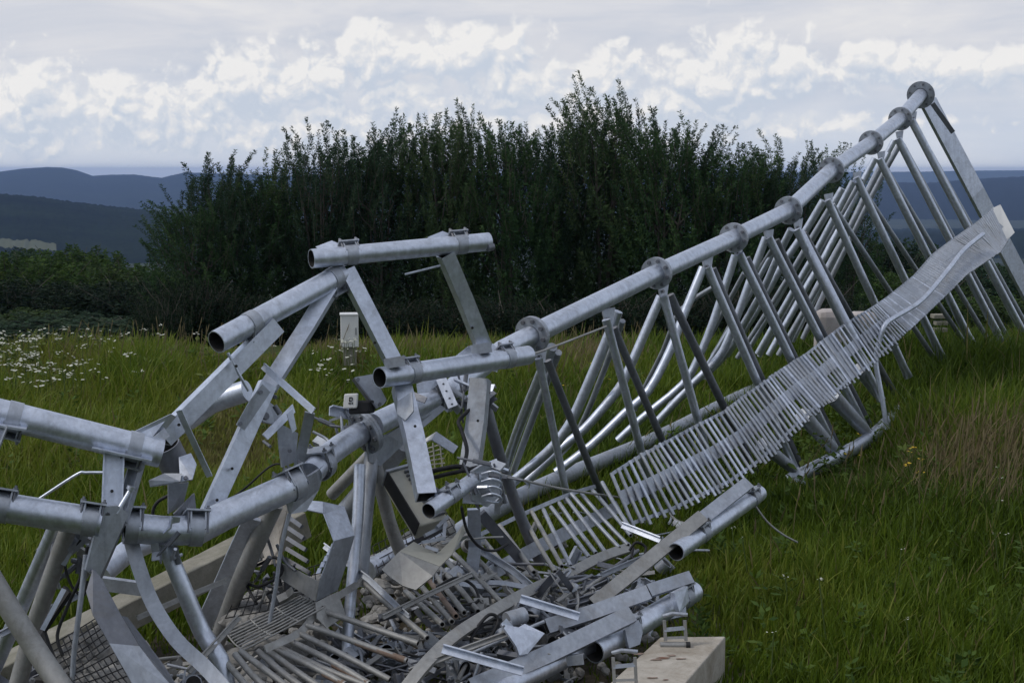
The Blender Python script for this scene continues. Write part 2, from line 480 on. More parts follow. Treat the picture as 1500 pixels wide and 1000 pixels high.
def hill(name, prof, D, depth, c1, c2, scale, rough_h, zlow, field_patch=None, label=None):
    """a ridge with its crest on the given skyline, standing D metres away"""
    pxs = np.arange(prof[0][0], prof[-1][0] + 1, 3.0)
    ys = np.interp(pxs, [p[0] for p in prof], [p[1] for p in prof])
    vs = []; fs = []; mi = []
    NV = 44 if field_patch else 16
    for i, (px, py) in enumerate(zip(pxs, ys)):
        a = math.atan((px - 750) / F)
        ztop = CAMZ - (py - 250) / F * D
        for k in range(NV + 5):
            if k <= NV:
                t = k / NV; dist = D - depth * (1 - t) ** 1.0; z = zlow + (ztop - zlow) * (math.sin((t - .5) * math.pi) * .5 + .5) ** 0.8
            else:
                t = (k - NV) / 5; dist = D + depth * t; z = ztop + (zlow - ztop) * t
            x = dist * math.tan(a); y = dist
            nz = mnoise.noise(Vector((x, y, 0)) / (rough_h * 30)) * rough_h * 2.2 * min(1, max(0.0, min(t * 3, 1))) * (0.25 if field_patch else 1)
            ny = (mnoise.noise(Vector((px * 0.45, k * 0.8, D))) + 0.6 * mnoise.noise(Vector((px * 0.13, k * 0.5, D)))) * rough_h
            vs.append((x, y, z + (nz if k < NV else 0) + ny))
    n = NV + 5
    for i in range(len(pxs) - 1):
        for k in range(n - 1):
            a = i * n + k
            fs.append((a, a + n, a + n + 1, a + 1))
            m_ = 0
            if field_patch:
                x0, x1, y0, y1 = field_patch
                vx, vy, vz = vs[a]
                qy = 250 + (CAMZ - vz) / vy * F
                m_ = 1 if k < NV and x0 < pxs[i] < x1 and y0 + 0.05 * pxs[i] < qy < y1 + 0.05 * pxs[i] else 0
            mi.append(m_)
    me = bpy.data.meshes.new(name); me.from_pydata(vs, [], fs)
    me.polygons.foreach_set('use_smooth', [True] * len(fs))
    mt, hn, hb = mat_new(name + '_woods')
    co = objco(hn)
    n1 = noise_n(hn, scale, 10, 0.7, co); n2 = noise_n(hn, scale * 14, 4, 0.6, co)
    c = ramp(hn, n1.outputs['Fac'], [(0.32, c1), (0.66, c2)])
    c = mixc(hn, c, ramp(hn, n2.outputs['Fac'], [(0.3, (0.5,) * 3), (0.7, (1.25,) * 3)]), 0.9, 'MULTIPLY')
    hn.links.new(c, hb.inputs['Base Color']); hb.inputs['Roughness'].default_value = 1; hb.inputs['Specular IOR Level'].default_value = 0
    me.materials.append(mt)
    if field_patch:
        me.materials.append(plain(name + '_field', (0.07, 0.08, 0.045), (0.10, 0.11, 0.06), 0.01, 1, 0))
        me.polygons.foreach_set('material_index', mi)
    o = bpy.data.objects.new(name, me); COL.objects.link(o); tag(o, kind='structure')
    return o


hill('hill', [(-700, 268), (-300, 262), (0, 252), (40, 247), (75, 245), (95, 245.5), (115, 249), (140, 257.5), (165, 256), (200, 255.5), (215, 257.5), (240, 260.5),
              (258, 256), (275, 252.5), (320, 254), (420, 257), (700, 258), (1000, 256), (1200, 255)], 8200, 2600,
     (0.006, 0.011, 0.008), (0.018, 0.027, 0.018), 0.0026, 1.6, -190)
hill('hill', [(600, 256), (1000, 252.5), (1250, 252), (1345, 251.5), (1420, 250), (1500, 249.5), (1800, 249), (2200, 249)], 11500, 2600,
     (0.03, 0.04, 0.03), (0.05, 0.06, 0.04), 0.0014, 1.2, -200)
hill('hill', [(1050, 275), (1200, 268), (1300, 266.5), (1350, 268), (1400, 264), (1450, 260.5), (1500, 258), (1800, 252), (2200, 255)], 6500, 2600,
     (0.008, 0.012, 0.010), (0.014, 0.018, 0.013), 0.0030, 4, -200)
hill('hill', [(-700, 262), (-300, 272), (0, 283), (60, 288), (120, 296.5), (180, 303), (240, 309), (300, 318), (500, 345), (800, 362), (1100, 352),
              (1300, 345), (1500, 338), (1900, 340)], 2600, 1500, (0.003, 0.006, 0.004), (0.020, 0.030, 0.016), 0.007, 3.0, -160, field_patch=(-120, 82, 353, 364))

# ------------------------------------------------------------------ foliage
def leaf_mat(name, c1, c2, c3):
    m, nt, b = mat_new(name)
    at = nt.nodes.new('ShaderNodeAttribute'); at.attribute_name = 'tint'
    c = ramp(nt, at.outputs['Fac'], [(0.0, c1), (0.55, c2), (1.0, c3)])
    nt.links.new(c, b.inputs['Base Color']); b.inputs['Roughness'].default_value = 0.8; b.inputs['Specular IOR Level'].default_value = 0.10
    tr = nt.nodes.new('ShaderNodeBsdfTranslucent'); nt.links.new(c, tr.inputs[0])
    mx = nt.nodes.new('ShaderNodeMixShader'); mx.inputs[0].default_value = 0.25
    nt.links.new(b.outputs[0], mx.inputs[1]); nt.links.new(tr.outputs[0], mx.inputs[2])
    nt.links.new(mx.outputs[0], nt.nodes['Material Output'].inputs[0])
    return m


LEAF = leaf_mat('willow_leaves', (0.026, 0.056, 0.024), (0.048, 0.096, 0.036), (0.092, 0.142, 0.050))
LEAFB = leaf_mat('deep_willow_leaves', (0.022, 0.043, 0.026), (0.040, 0.074, 0.040), (0.075, 0.108, 0.053))
LEAFC = leaf_mat('light_willow_leaves', (0.038, 0.064, 0.030), (0.066, 0.110, 0.046), (0.115, 0.155, 0.062))
LEAF2 = leaf_mat('broad_leaves', (0.034, 0.064, 0.018), (0.060, 0.108, 0.026), (0.11, 0.145, 0.038))
LEAFD = leaf_mat('dark_leaves', (0.010, 0.020, 0.012), (0.018, 0.034, 0.018), (0.035, 0.052, 0.026))
LEAF3 = leaf_mat('pale_leaves', (0.030, 0.052, 0.018), (0.052, 0.086, 0.026), (0.09, 0.118, 0.038))
BARK = plain('bark', (0.05, 0.045, 0.038), (0.10, 0.09, 0.075), 14, 0.95, 0.6)


def quads_mesh(name, c, d, s, ln, wd, tint, mat):
    """many small leaf-shaped faces: centre, direction, side, length, width"""
    n = len(c)
    ln = ln[:, None]; wd = wd[:, None]
    v = np.empty((n, 4, 3), np.float32)
    v[:, 0] = c; v[:, 1] = c + d * ln * .45 + s * wd; v[:, 2] = c + d * ln; v[:, 3] = c + d * ln * .45 - s * wd
    me = bpy.data.meshes.new(name)
    me.vertices.add(n * 4); me.loops.add(n * 4); me.polygons.add(n)
    me.vertices.foreach_set('co', v.reshape(-1)); me.loops.foreach_set('vertex_index', np.arange(n * 4, dtype=np.int32))
    me.polygons.foreach_set('loop_start', np.arange(0, n * 4, 4, dtype=np.int32))
    a = me.attributes.new('tint', 'FLOAT', 'POINT'); a.data.foreach_set('value', np.repeat(tint, 4).astype(np.float32))
    me.materials.append(mat); me.update(); me.validate()
    return me


def unit(a): return a / (np.linalg.norm(a, axis=1, keepdims=True) + 1e-9)


def make_tree_meshes(seed, H, W, shoots, per, fill, sprig=1.0, leaf=(0.13, 0.022), mat=None, lean=0.12, low=0.08):
    r = np.random.default_rng(seed)
    cs = []; ds = []; ss = []; tt = []; lw = []
    tm = MB()
    stems = []
    for k in range(5):
        a = r.uniform(0, 6.28); rad = W * 0.28 * r.uniform(0.2, 1)
        top = Vector((math.cos(a) * rad * 1.3, math.sin(a) * rad * 1.3, H * r.uniform(0.72, 0.92)))
        mid = Vector((math.cos(a) * rad * .6, math.sin(a) * rad * .6, H * 0.4))
        b0 = Vector((math.cos(a) * 0.12, math.sin(a) * 0.12, -0.3))
        pth = smooth_path([b0, mid, top], 4)
        tm.tube(pth, 0.075 * H / 7, 7, 0.012)
        stems.append(pth)
        for q in range(4):
            f = r.uniform(0.35, 0.85); p = pth[int(f * (len(pth) - 1))]
            a2 = r.uniform(0, 6.28); l = W * r.uniform(.2, .42)
            tm.tube([p, p + Vector((math.cos(a2) * l * .6, math.sin(a2) * l * .6, l * .7)), p + Vector((math.cos(a2) * l, math.sin(a2) * l, l * 1.5))], 0.03, 5, 0.008)
    zc = np.sort(r.uniform(low, 0.93, shoots))
    for i, t in enumerate(zc):
        # crown half-width over height: full from the ground, rounding in at the top
        prof = (0.72 + 0.5 * math.sin(t * 2.4)) * math.sqrt(max(0.03, 1 - ((t - 0.35) / 0.66) ** 2))
        a = r.uniform(0, 6.28); rad = W * 0.5 * prof * math.sqrt(r.uniform(0.05, 1))
        p0 = np.array([math.cos(a) * rad, math.sin(a) * rad, t * H])
        up = 1.25 + t * 2.2
        dr = np.array([math.cos(a) * r.uniform(0.1, .9) + r.normal() * .2 + lean, math.sin(a) * r.uniform(0.1, .9) + r.normal() * .2, up]); dr /= np.linalg.norm(dr)
        ln = r.uniform(0.55, 1.25) * sprig * (0.8 + 0.5 * t)
        k = int(per * ln)
        u = np.sort(r.uniform(0.0, 1, k)) ** 0.9
        bend = np.array([r.normal() * .14 + 0.16, r.normal() * .14, 0])
        pts = p0 + u[:, None] * ln * dr + (u ** 2)[:, None] * ln * bend
        ax = unit(dr + 2 * u[:, None] * bend)
        rnd = unit(r.normal(size=(k, 3)))
        side = unit(np.cross(ax, rnd))
        d = unit(ax * r.uniform(.35, 1.2, (k, 1)) + side)
        s = unit(np.cross(d, unit(r.normal(size=(k, 3)))))
        # tufts thin to a point
        off = side * (0.10 * (1 - u) * r.uniform(0, 1, k))[:, None]
        cs.append(pts + off); ds.append(d); ss.append(s)
        tt.append(np.clip(r.normal(0.4 + 0.2 * r.normal(), .16, k), 0, 1)); lw.append(r.uniform(.7, 1.25, k))
        if t > 0.55:
            tm.tube([Vector(p0 - dr * 0.25), Vector(p0 + dr * ln * .5 + bend * ln * .25), Vector(p0 + dr * ln * .95 + bend * ln * .9)], 0.009, 4, 0.003)
    # inner mass
    k = fill
    t = r.uniform(low * .5, 0.85, k)
    prof = (0.72 + 0.5 * np.sin(t * 2.4)) * np.sqrt(np.clip(1 - ((t - 0.35) / 0.66) ** 2, 0.03, 1))
    a = r.uniform(0, 6.28, k); rad = W * 0.46 * prof * np.sqrt(r.uniform(0, 1, k))
    c = np.stack([np.cos(a) * rad, np.sin(a) * rad, t * H], 1)
    d = unit(r.normal(size=(k, 3)) + np.array([0, 0, .5])); s = unit(np.cross(d, r.normal(size=(k, 3))))
    cs.append(c); ds.append(d); ss.append(s); tt.append(np.clip(r.normal(.3, .15, k), 0, 1)); lw.append(r.uniform(1.2, 2.2, k))
    c = np.concatenate(cs); d = np.concatenate(ds); s = np.concatenate(ss); tt = np.concatenate(tt); lw = np.concatenate(lw)
    crown = quads_mesh('crown', c, d, s, leaf[0] * lw, leaf[1] * lw, tt, mat or LEAF)
    tmpo = tm.build('trunk', BARK)
    trunk = tmpo.data; bpy.data.objects.remove(tmpo)
    return crown, trunk, float(np.quantile((c + d * (leaf[0] * lw)[:, None])[:, 2], .9993)) / 1.06


TREES = []


def place_tree(name, protos, px, py_top, d, label, group, cat='tree', wscale=1.0, rz=None):
    crown, trunk, H = protos
    p = PG(px, d, 0); x, y = p.x, p.y
    z0 = hz(x, y)
    ztop = P(px, py_top, d).z
    s = (ztop - z0) / (H * 1.06)
    root = thing(name, label, cat, (x, y, z0), group)
    root.rotation_euler.z = rng.uniform(0, 6.28) if rz is None else rz
    root.scale = (wscale, wscale, s)
    for nm, me in (('crown', crown), ('trunk', trunk)):
        o = bpy.data.objects.new(nm, me); COL.objects.link(o); o.parent = root
    return root


WIL = [make_tree_meshes(10 + i, 7.0, (2.9, 2.5, 3.1, 2.7, 3.0)[i], (300, 230, 320, 250, 280)[i], 104, (2600, 1500, 2800, 1900, 2200)[i], sprig=(1.05, 1.3, .95, 1.2, 1.1)[i], leaf=(.105, .0155), mat=(LEAF, LEAFB, LEAF, LEAFC, LEAFB)[i]) for i in range(5)]
AIRY = [make_tree_meshes(40 + i, 7.0, 2.2, 150, 70, 900, sprig=1.15, low=0.15, leaf=(.10, .016)) for i in range(2)]
BUSH = [make_tree_meshes(60 + i, 5.0, 4.6, 300, 46, 4000, sprig=.8, leaf=(.17, .045), mat=(LEAF2, LEAFD, LEAF3, LEAFB)[i], low=0.03) for i in range(4)]
LOW = [make_tree_meshes(80 + i, 3.2, 3.0, 220, 46, 3000, sprig=.7, leaf=(.11, .022), mat=LEAFD, low=0.03) for i in range(2)]
ORD = ['first', 'second', 'third', 'fourth', 'fifth', 'sixth', 'seventh', 'eighth', 'ninth', 'tenth', 'eleventh', 'twelfth', 'thirteenth',
       'fourteenth', 'fifteenth', 'sixteenth', 'seventeenth', 'eighteenth', 'nineteenth', 'twentieth', 'twenty-first', 'twenty-second',
       'twenty-third', 'twenty-fourth', 'twenty-fifth', 'twenty-sixth', 'twenty-seventh', 'twenty-eighth']
row = [(282, 290, 40, .85, 0), (318, 222, 41, .9, 1), (362, 248, 42, 1.0, 2), (418, 214, 43, 1.0, 3), (472, 176, 42, .9, 4), (512, 200, 44, 1.0, 0),
       (556, 182, 42, 1.0, 1), (608, 166, 43, .95, 2), (655, 153, 42, .85, 3), (700, 158, 44, .9, 4), (748, 176, 42, 1.0, 0), (800, 182, 43, 1.0, 1),
       (848, 160, 44, .9, 2), (884, 112, 43, 1.05, 3), (930, 138, 44, .9, 4), (975, 172, 42, .95, 0), (1018, 184, 43, 1.0, 1), (1070, 208, 42, 1.0, 2),
       (1122, 196, 43, .95, 3), (1165, 218, 42, .9, 4), (1204, 206, 44, .75, 10), (1240, 226, 43, .8, 11)]
sp = {4: 'tall pointed', 13: 'tallest of all'}
for i, (px, py, d, ws, k) in enumerate(row):
    pr = AIRY[k - 10] if k >= 10 else WIL[k]
    extra = 'the tallest, ' if i == 13 else 'sparse crown, ' if k >= 10 else ''
    place_tree('willow_tree', pr, px, py, d, f'dark feathery willow behind the mast, {extra}{ORD[i]} from the left of its row', 'row of dark willows behind the mast', wscale=ws)
# a low dark skirt of bushes at the foot of the row
sk = [(262, 405, 38), (295, 410, 38), (345, 430, 38), (420, 436, 38), (500, 440, 38), (580, 436, 38), (660, 440, 38), (740, 434, 38), (820, 438, 38), (900, 432, 38), (980, 428, 38), (1060, 420, 38), (1130, 408, 38), (1195, 412, 38)]
for i, (px, py, d) in enumerate(sk):
    place_tree('shrub', LOW[i % 2], px, py, d, f'low dark shrub at the foot of the willow row, {ORD[i]} from its left end', 'shrubs under the willow row', 'shrub', wscale=.8)
place_tree('shrub', LOW[1], 236, 436, 27, 'small dark bush standing forward of the willow row at its left end', None, 'shrub', wscale=.32)
# nearer wood on the slope
lw = [(-60, 366, 95), (-5, 362, 110), (35, 374, 80), (75, 366, 118), (112, 364, 105), (150, 384, 84), (185, 388, 100), (215, 394, 92), (250, 396, 110), (15, 412, 62), (95, 404, 66), (170, 416, 60), (225, 424, 58), (60, 436, 50), (130, 446, 48), (190, 450, 47), (0, 440, 52)]
for i, (px, py, d) in enumerate(sorted(lw)):
    place_tree('broadleaf_tree', BUSH[(i * 7) % 4], px, py + random.randint(-8, 26), d, f'rounded green tree on the wooded slope below the hills, {ORD[i]} counting from the left', 'trees on the slope left of the willows', wscale=.5 + d / 75)
rw = [(1270, 352, 66), (1315, 348, 78), (1375, 366, 84), (1300, 400, 52), (1345, 392, 60), (1420, 382, 72), (1470, 388, 78), (1530, 384, 74), (1395, 430, 55), (1450, 436, 52), (1510, 432, 56), (1570, 410, 70)]
for i, (px, py, d) in enumerate(sorted(rw)):
    place_tree('broadleaf_tree', BUSH[(i * 3 + 1) % 4], px, py, d, f'dark green tree beyond the far end of the mast, {ORD[i]} counting from the willows', 'trees behind the far end of the mast', wscale=.45 + d / 90)


r_b = np.random.default_rng(99); k_ = 16000
a_ = r_b.uniform(R(105), R(255), k_); q_ = r_b.uniform(13, 19, k_); top_ = 5.0 + 1.3 * np.sin(a_ * 9) + .8 * np.sin(a_ * 23 + 1)
c_ = np.stack([np.sin(a_) * q_, np.cos(a_) * q_, r_b.uniform(0, 1, k_) ** .8 * top_], 1)
wood = bpy.data.objects.new('treeline', quads_mesh('treeline', c_, unit(r_b.normal(size=(k_, 3))), unit(r_b.normal(size=(k_, 3))), r_b.uniform(.4, .8, k_), r_b.uniform(.12, .24, k_), r_b.uniform(0, .8, k_), LEAF2))
COL.objects.link(wood); tag(wood, 'dark edge of a wood facing the wreck, behind the viewpoint', 'treeline', kind='stuff')

# ------------------------------------------------------------------ grass
def grass(name, label, n, px_rng, d_rng, power, seed):
    r = np.random.default_rng(seed)
    u = r.uniform(0, 1, n)
    a = 1 - power
    d = (d_rng[0] ** a + u * (d_rng[1] ** a - d_rng[0] ** a)) ** (1 / a)
    px = r.uniform(px_rng[0], px_rng[1], n)
    # gather into tufts
    tuft = r.integers(0, n // 14, n)
    tx = r.uniform(-1, 1, n // 14 + 1); ty = r.uniform(-1, 1, n // 14 + 1)
    x = (px - 750) / F * d; y = d * math.cos(PITCH) - (d * 0.0)
    cell = 0.16
    x = x + 0.0; y = y + 0.0
    h1 = np.array([0.0])
    def nz(x, y, s, o):
        return (np.sin(x * s * 1.7 + o) * np.cos(y * s * 1.3 - o * 2) + np.sin((x * .8 + y * .6) * s * 2.9 + o * 3) * .6 + np.sin((x * .5 - y * .9) * s * 4.7 + o) * .35) / 1.95
    z = gz(x, y)
    pyy = 250 + (CAMZ - z) / d * F
    h = 0.215 + 0.085 * nz(x, y, 1.1, 1.0) + 0.045 * nz(x, y, 5.5, 2.0)
    h *= np.clip(.62 + (d - 5) * .065, .6, 1.25)
    h *= np.clip(r.normal(1, .25, n), .35, 1.8)
    tint = 0.42 + 0.30 * nz(x, y, .55, 4.0) + 0.19 * np.clip((700 - px) / 600, -1, 1) + 0.10 * nz(x, y, 4, 7.0) + r.normal(0, .13, n)
    # lush tall strip on the right
    lush = np.exp(-((px - 1440) / 150) ** 2 - ((d - 12.0) / 2.6) ** 2)
    h *= 1 + .75 * lush; tint -= 0.10 * lush
    # flattened path left of centre
    path = np.exp(-((px - (330 + (d - 12) * 6)) / 85) ** 2) * np.clip((d - 8) / 3, 0, 1)
    h *= 1 - .70 * path; tint += .24 * path
    dark = np.exp(-((px - 200) / 70) ** 2 - ((d - 13.0) / 2.2) ** 2); h *= 1 + .5 * dark; tint -= .22 * dark
    dry = np.exp(-((px - 1430) / 130) ** 2 - ((d - 9.9) / .9) ** 2) + np.exp(-((px - 850) / 75) ** 2 - ((d - 16) / 1.5) ** 2) + .6 * np.exp(-((px - 560) / 200) ** 2 - ((d - 19) / 3) ** 2)
    dryb = r.uniform(0, 1, n) < np.clip(dry * .75, 0, .8)
    tint = np.where(dryb, 1.0 + r.uniform(0, .5, n), np.clip(tint, 0, .95))
    # trodden round the wreck
    wr = np.maximum(np.exp(-((x + .2) / 1.35) ** 4 - ((y - 6.2) / 1.55) ** 4), np.exp(-((x + 1.5) / 1.1) ** 4 - ((y - 5.7) / 1.0) ** 4))
    cabz = np.exp(-((px - 513) / 34) ** 4) * (d > 11.5) * (d < 16.5); h *= 1 - .7 * cabz
    keep = r.uniform(0, 1, n) > wr * .93
    h *= 1 - .72 * wr
    lane = np.exp(-((x - .9 - (y - 8) * .23) / .8) ** 2) * (y > 7) * (y < 13); h *= 1 - .35 * lane
    foot = np.exp(-((px - 1225) / 95) ** 4 - ((d - 10.6) / 1.3) ** 4); h *= 1 - .72 * foot
    straw = r.uniform(0, 1, n) < .022; tint = np.where(straw, r.uniform(.75, 1.1, n), tint); h = np.where(straw, h * 1.25, h)
    x, y, z, h, tint, d = (q[keep] for q in (x, y, z, h, tint, d)); n = len(x)
    ang = r.uniform(0, 2 * np.pi, n)
    wid = (0.0022 + 0.00046 * d) * r.uniform(.6, 1.35, n)
    sx = np.cos(ang) * wid; sy = np.sin(ang) * wid
    ba = r.normal(0.5, 1.6, n); bl = h * np.clip(r.normal(.38, .22, n), .02, 1.0)
    bx = np.cos(ba) * bl; by = np.sin(ba) * bl
    v = np.empty((n, 7, 3), np.float32)
    def row_(k, t, ws):
        cx = x + bx * t * t; cy = y + by * t * t; cz = z - .01 + h * (t - .28 * t * t * np.minimum(1, bl / h))
        v[:, k, 0] = cx - sx * ws; v[:, k, 1] = cy - sy * ws; v[:, k, 2] = cz
        v[:, k + 1, 0] = cx + sx * ws; v[:, k + 1, 1] = cy + sy * ws; v[:, k + 1, 2] = cz
    row_(0, 0, 1); row_(2, .4, .9); row_(4, .75, .55)
    v[:, 6, 0] = x + bx; v[:, 6, 1] = y + by; v[:, 6, 2] = z + h * (1 - .28 * np.minimum(1, bl / h))
    i0 = np.arange(n, dtype=np.int32)[:, None] * 7
    li = np.concatenate([i0 + np.array([0, 1, 3, 2]), i0 + np.array([2, 3, 5, 4]), i0 + np.array([4, 5, 6])], 1).astype(np.int32)
    ls = (np.arange(n, dtype=np.int32)[:, None] * 11 + np.array([0, 4, 8])).astype(np.int32)
    me = bpy.data.meshes.new(name)
    me.vertices.add(n * 7); me.loops.add(n * 11); me.polygons.add(n * 3)
    me.vertices.foreach_set('co', v.reshape(-1)); me.loops.foreach_set('vertex_index', li.reshape(-1)); me.polygons.foreach_set('loop_start', ls.reshape(-1))
    at = me.attributes.new('tint', 'FLOAT', 'POINT'); at.data.foreach_set('value', np.repeat(tint / 1.5, 7).astype(np.float32))
    me.materials.append(GRASSM); me.update()
    o = bpy.data.objects.new(name, me); COL.objects.link(o)
    return tag(o, label, 'grass', kind='stuff')


m, nt_, b_ = mat_new('grass_blades')
at = nt_.nodes.new('ShaderNodeAttribute'); at.attribute_name = 'tint'
gc = ramp(nt_, at.outputs['Fac'], [(0.0, (0.045, 0.078, 0.008)), (0.28, (0.100, 0.155, 0.012)), (0.52, (0.195, 0.225, 0.032)), (0.66, (0.16, 0.135, 0.06)), (1.0, (0.23, 0.175, 0.10))])
nt_.links.new(gc, b_.inputs['Base Color']); b_.inputs['Roughness'].default_value = 0.55; b_.inputs['Specular IOR Level'].default_value = 0.2
tr = nt_.nodes.new('ShaderNodeBsdfTranslucent'); nt_.links.new(gc, tr.inputs[0])
mxs = nt_.nodes.new('ShaderNodeMixShader'); mxs.inputs[0].default_value = 0.35
nt_.links.new(b_.outputs[0], mxs.inputs[1]); nt_.links.new(tr.outputs[0], mxs.inputs[2]); nt_.links.new(mxs.outputs[0], nt_.nodes['Material Output'].inputs[0])
GRASSM = m
grass('grass', 'long green meadow grass with dry tan patches around the wreck', 430000, (-330, 1830), (4.2, 26), 0.75, 3)

# broad-leaved weeds and brown seed stalks among the grass
r_w = np.random.default_rng(17); cs_ = []; ds_ = []; ln_ = []; wd_ = []; tt_ = []
for (x0, x1, d0, d1, n, sc_, t0) in ((-100, 1000, 9, 17, 150, 1.0, .45), (1020, 1600, 5.6, 12, 150, .8, .40), (1150, 1560, 9, 14, 60, 1.1, .5), (-100, 420, 13, 18, 90, 1.3, .75)):
    for _ in range(n):
        g0 = PG(r_w.uniform(x0, x1), r_w.uniform(d0, d1), 0); z = hz(g0.x, g0.y); k = r_w.integers(10, 26)
        hh = r_w.uniform(.10, .34) * sc_
        u = r_w.uniform(.1, 1, k); a = r_w.uniform(0, 6.28, k)
        cs_.append(np.stack([g0.x + np.cos(a) * .02, g0.y + np.sin(a) * .02, z + u * hh], 1))
        ds_.append(unit(np.stack([np.cos(a), np.sin(a), r_w.uniform(-.2, 1.1, k)], 1))); ln_.append(r_w.uniform(.05, .13, k) * sc_ * (1.15 - .6 * u)); wd_.append(r_w.uniform(.010, .024, k) * sc_)
        tt_.append(np.clip(r_w.normal(t0, .12, k), 0, 1))
dd_ = np.concatenate(ds_)
wo = bpy.data.objects.new('weeds', quads_mesh('weeds', np.concatenate(cs_), dd_, unit(np.cross(dd_, np.array([0, 0, 1.0]) + r_w.normal(0, .2, dd_.shape))), np.concatenate(ln_), np.concatenate(wd_), np.concatenate(tt_),
    leaf_mat('weed_leaves', (0.028, 0.060, 0.016), (0.085, 0.135, 0.028), (0.17, 0.19, 0.06))))
COL.objects.link(wo); tag(wo, 'broad-leaved weeds scattered through the meadow grass', 'weeds', kind='stuff')
sm_ = MB(); r_s = random.Random(31)
for (x0, x1, d0, d1, n, h0) in ((1330, 1560, 8.4, 11.2, 130, .42), (1060, 1330, 8.0, 10.5, 14, .32), (780, 920, 14, 17, 70, .45), (-60, 700, 14.5, 18, 130, .48)):
    for _ in range(n):
        g0 = PG(r_s.gauss((x0 + x1) / 2, (x1 - x0) / 4.2), r_s.uniform(d0, d1), 0); z = hz(g0.x, g0.y); h = h0 * r_s.uniform(.6, 1.2)
        b0 = Vector((g0.x, g0.y, z)); tp_ = b0 + Vector((r_s.gauss(.04, .06), r_s.gauss(0, .05), h))
        sm_.sweep([b0, b0.lerp(tp_, .6) + Vector((-.01, 0, .01)), tp_], circ(.0016 + .0001 * d0, 4))
        ax_ = (tp_ - b0).normalized()
        sm_.sweep([tp_ - ax_ * .075, tp_ - ax_ * .045, tp_ - ax_ * .01, tp_ + ax_ * .02], circ(.0055, 5), scale=[.3, 1, .8, .1])
so = sm_.build('seed_stalks', plain('dry_stalks', (0.115, 0.095, 0.045), (0.19, 0.155, 0.085), 8, 0.9, 0)); tag(so, 'dry brown seed stalks standing above the meadow grass', 'grass stalks', kind='stuff')

# wild flowers: white umbels in the left patch and by the cabinet, a few yellow ones
FLW = plain('white_petals', (0.40, 0.41, 0.33), (0.55, 0.55, 0.46), 20, 0.7, 0)
FLY = plain('yellow_petals', (0.55, 0.35, 0.02), (0.65, 0.45, 0.04), 20, 0.7, 0)
STEM = plain('flower_stems', (0.05, 0.085, 0.02), (0.09, 0.12, 0.03), 10, 0.8, 0)


def flowers(name, label, mat, spots, seed, hgt, size):
    r = random.Random(seed); mb = MB(); ms = MB()
    for (x0, x1, d0, d1, n) in spots:
        for _ in range(n):
            px = r.gauss((x0 + x1) / 2, (x1 - x0) / 4); d = r.uniform(d0, d1)
            g0 = PG(px, d, 0); z = hz(g0.x, g0.y)
            h = hgt * r.uniform(.75, 1.3)
            top = Vector((g0.x + r.uniform(-.05, .05), g0.y, z + h))
            ms.sweep([Vector((g0.x, g0.y, z)), top], circ(0.003, 4))
            for k in range(r.randint(3, 7)):
                c = top + Vector((r.gauss(0, size), r.gauss(0, size), r.uniform(-.4, .3) * size))
                s = size * r.uniform(.25, .6)
                t = r.uniform(-.6, .6); ax = Vector((1, r.uniform(-.3, .3), r.uniform(-.5, .5))).normalized()
                ay = Vector((t, 1, r.uniform(-.4, .4))).normalized()
                b = len(mb.v)
                for q in range(6):
                    an = q * 1.047; rr_ = s * r.uniform(.7, 1.2)
                    mb.v.append(c + ax * math.cos(an) * rr_ + ay * math.sin(an) * rr_)
                mb.face(range(b, b + 6))
    o = mb.build(name, mat); tag(o, label, 'flowers', kind='stuff')
    s_ = ms.build('stems', STEM, o)
    return o


flowers('wildflowers', 'white umbel flowers scattered through the meadow grass', FLW,
        [(-40, 170, 12.4, 16.5, 120), (-60, 110, 14.5, 18, 30), (455, 540, 13, 16, 26), (60, 420, 15, 19, 16)], 5, .36, .036)
flowers('wildflowers', 'a few tiny white flowers dotted in the grass at the lower right', FLW, [(1430, 1490, 7.2, 9, 5), (1180, 1400, 5.8, 7.4, 5), (1050, 1130, 7.5, 9.0, 3)], 8, .30, .011)
flowers('wildflowers', 'small cluster of yellow flowers in the grass near the mast foot', FLY, [(1325, 1352, 9.2, 9.6, 5), (1235, 1250, 10.0, 10.3, 2), (775, 1000, 11.5, 14, 4)], 6, .30, .02)

# ------------------------------------------------------------------ air
hm = bpy.data.materials.new('air'); hm.use_nodes = True
hn = hm.node_tree; hn.nodes.clear()
pv = hn.nodes.new('ShaderNodeVolumePrincipled'); pv.inputs['Color'].default_value = (0.42, 0.60, 1.0, 1)
pv.inputs['Density'].default_value = 0.000075; pv.inputs['Anisotropy'].default_value = 0.2
ho = hn.nodes.new('ShaderNodeOutputMaterial'); hn.links.new(pv.outputs[0], ho.inputs['Volume'])
hb = MB().box(Vector((0, 0, -120)), Vector((1, 0, 0)), Vector((0, 1, 0)), Vector((0, 0, 1)), 29600, 29600, 298)
haze = hb.build('haze', hm); tag(haze, kind='stuff')
S.cycles.volume_bounces = 0
S.cycles.max_bounces = 8; S.cycles.diffuse_bounces = 3; S.cycles.glossy_bounces = 3; S.cycles.transmission_bounces = 4
S.cycles.use_denoising = True
# ================================================================== the wreck
def pp(l): return [P(*q) for q in l]


def wpx(w, d): return w * d / F


def ip(tab, x):
    return float(np.interp(x, [t[0] for t in tab], [t[-1] for t in tab]))


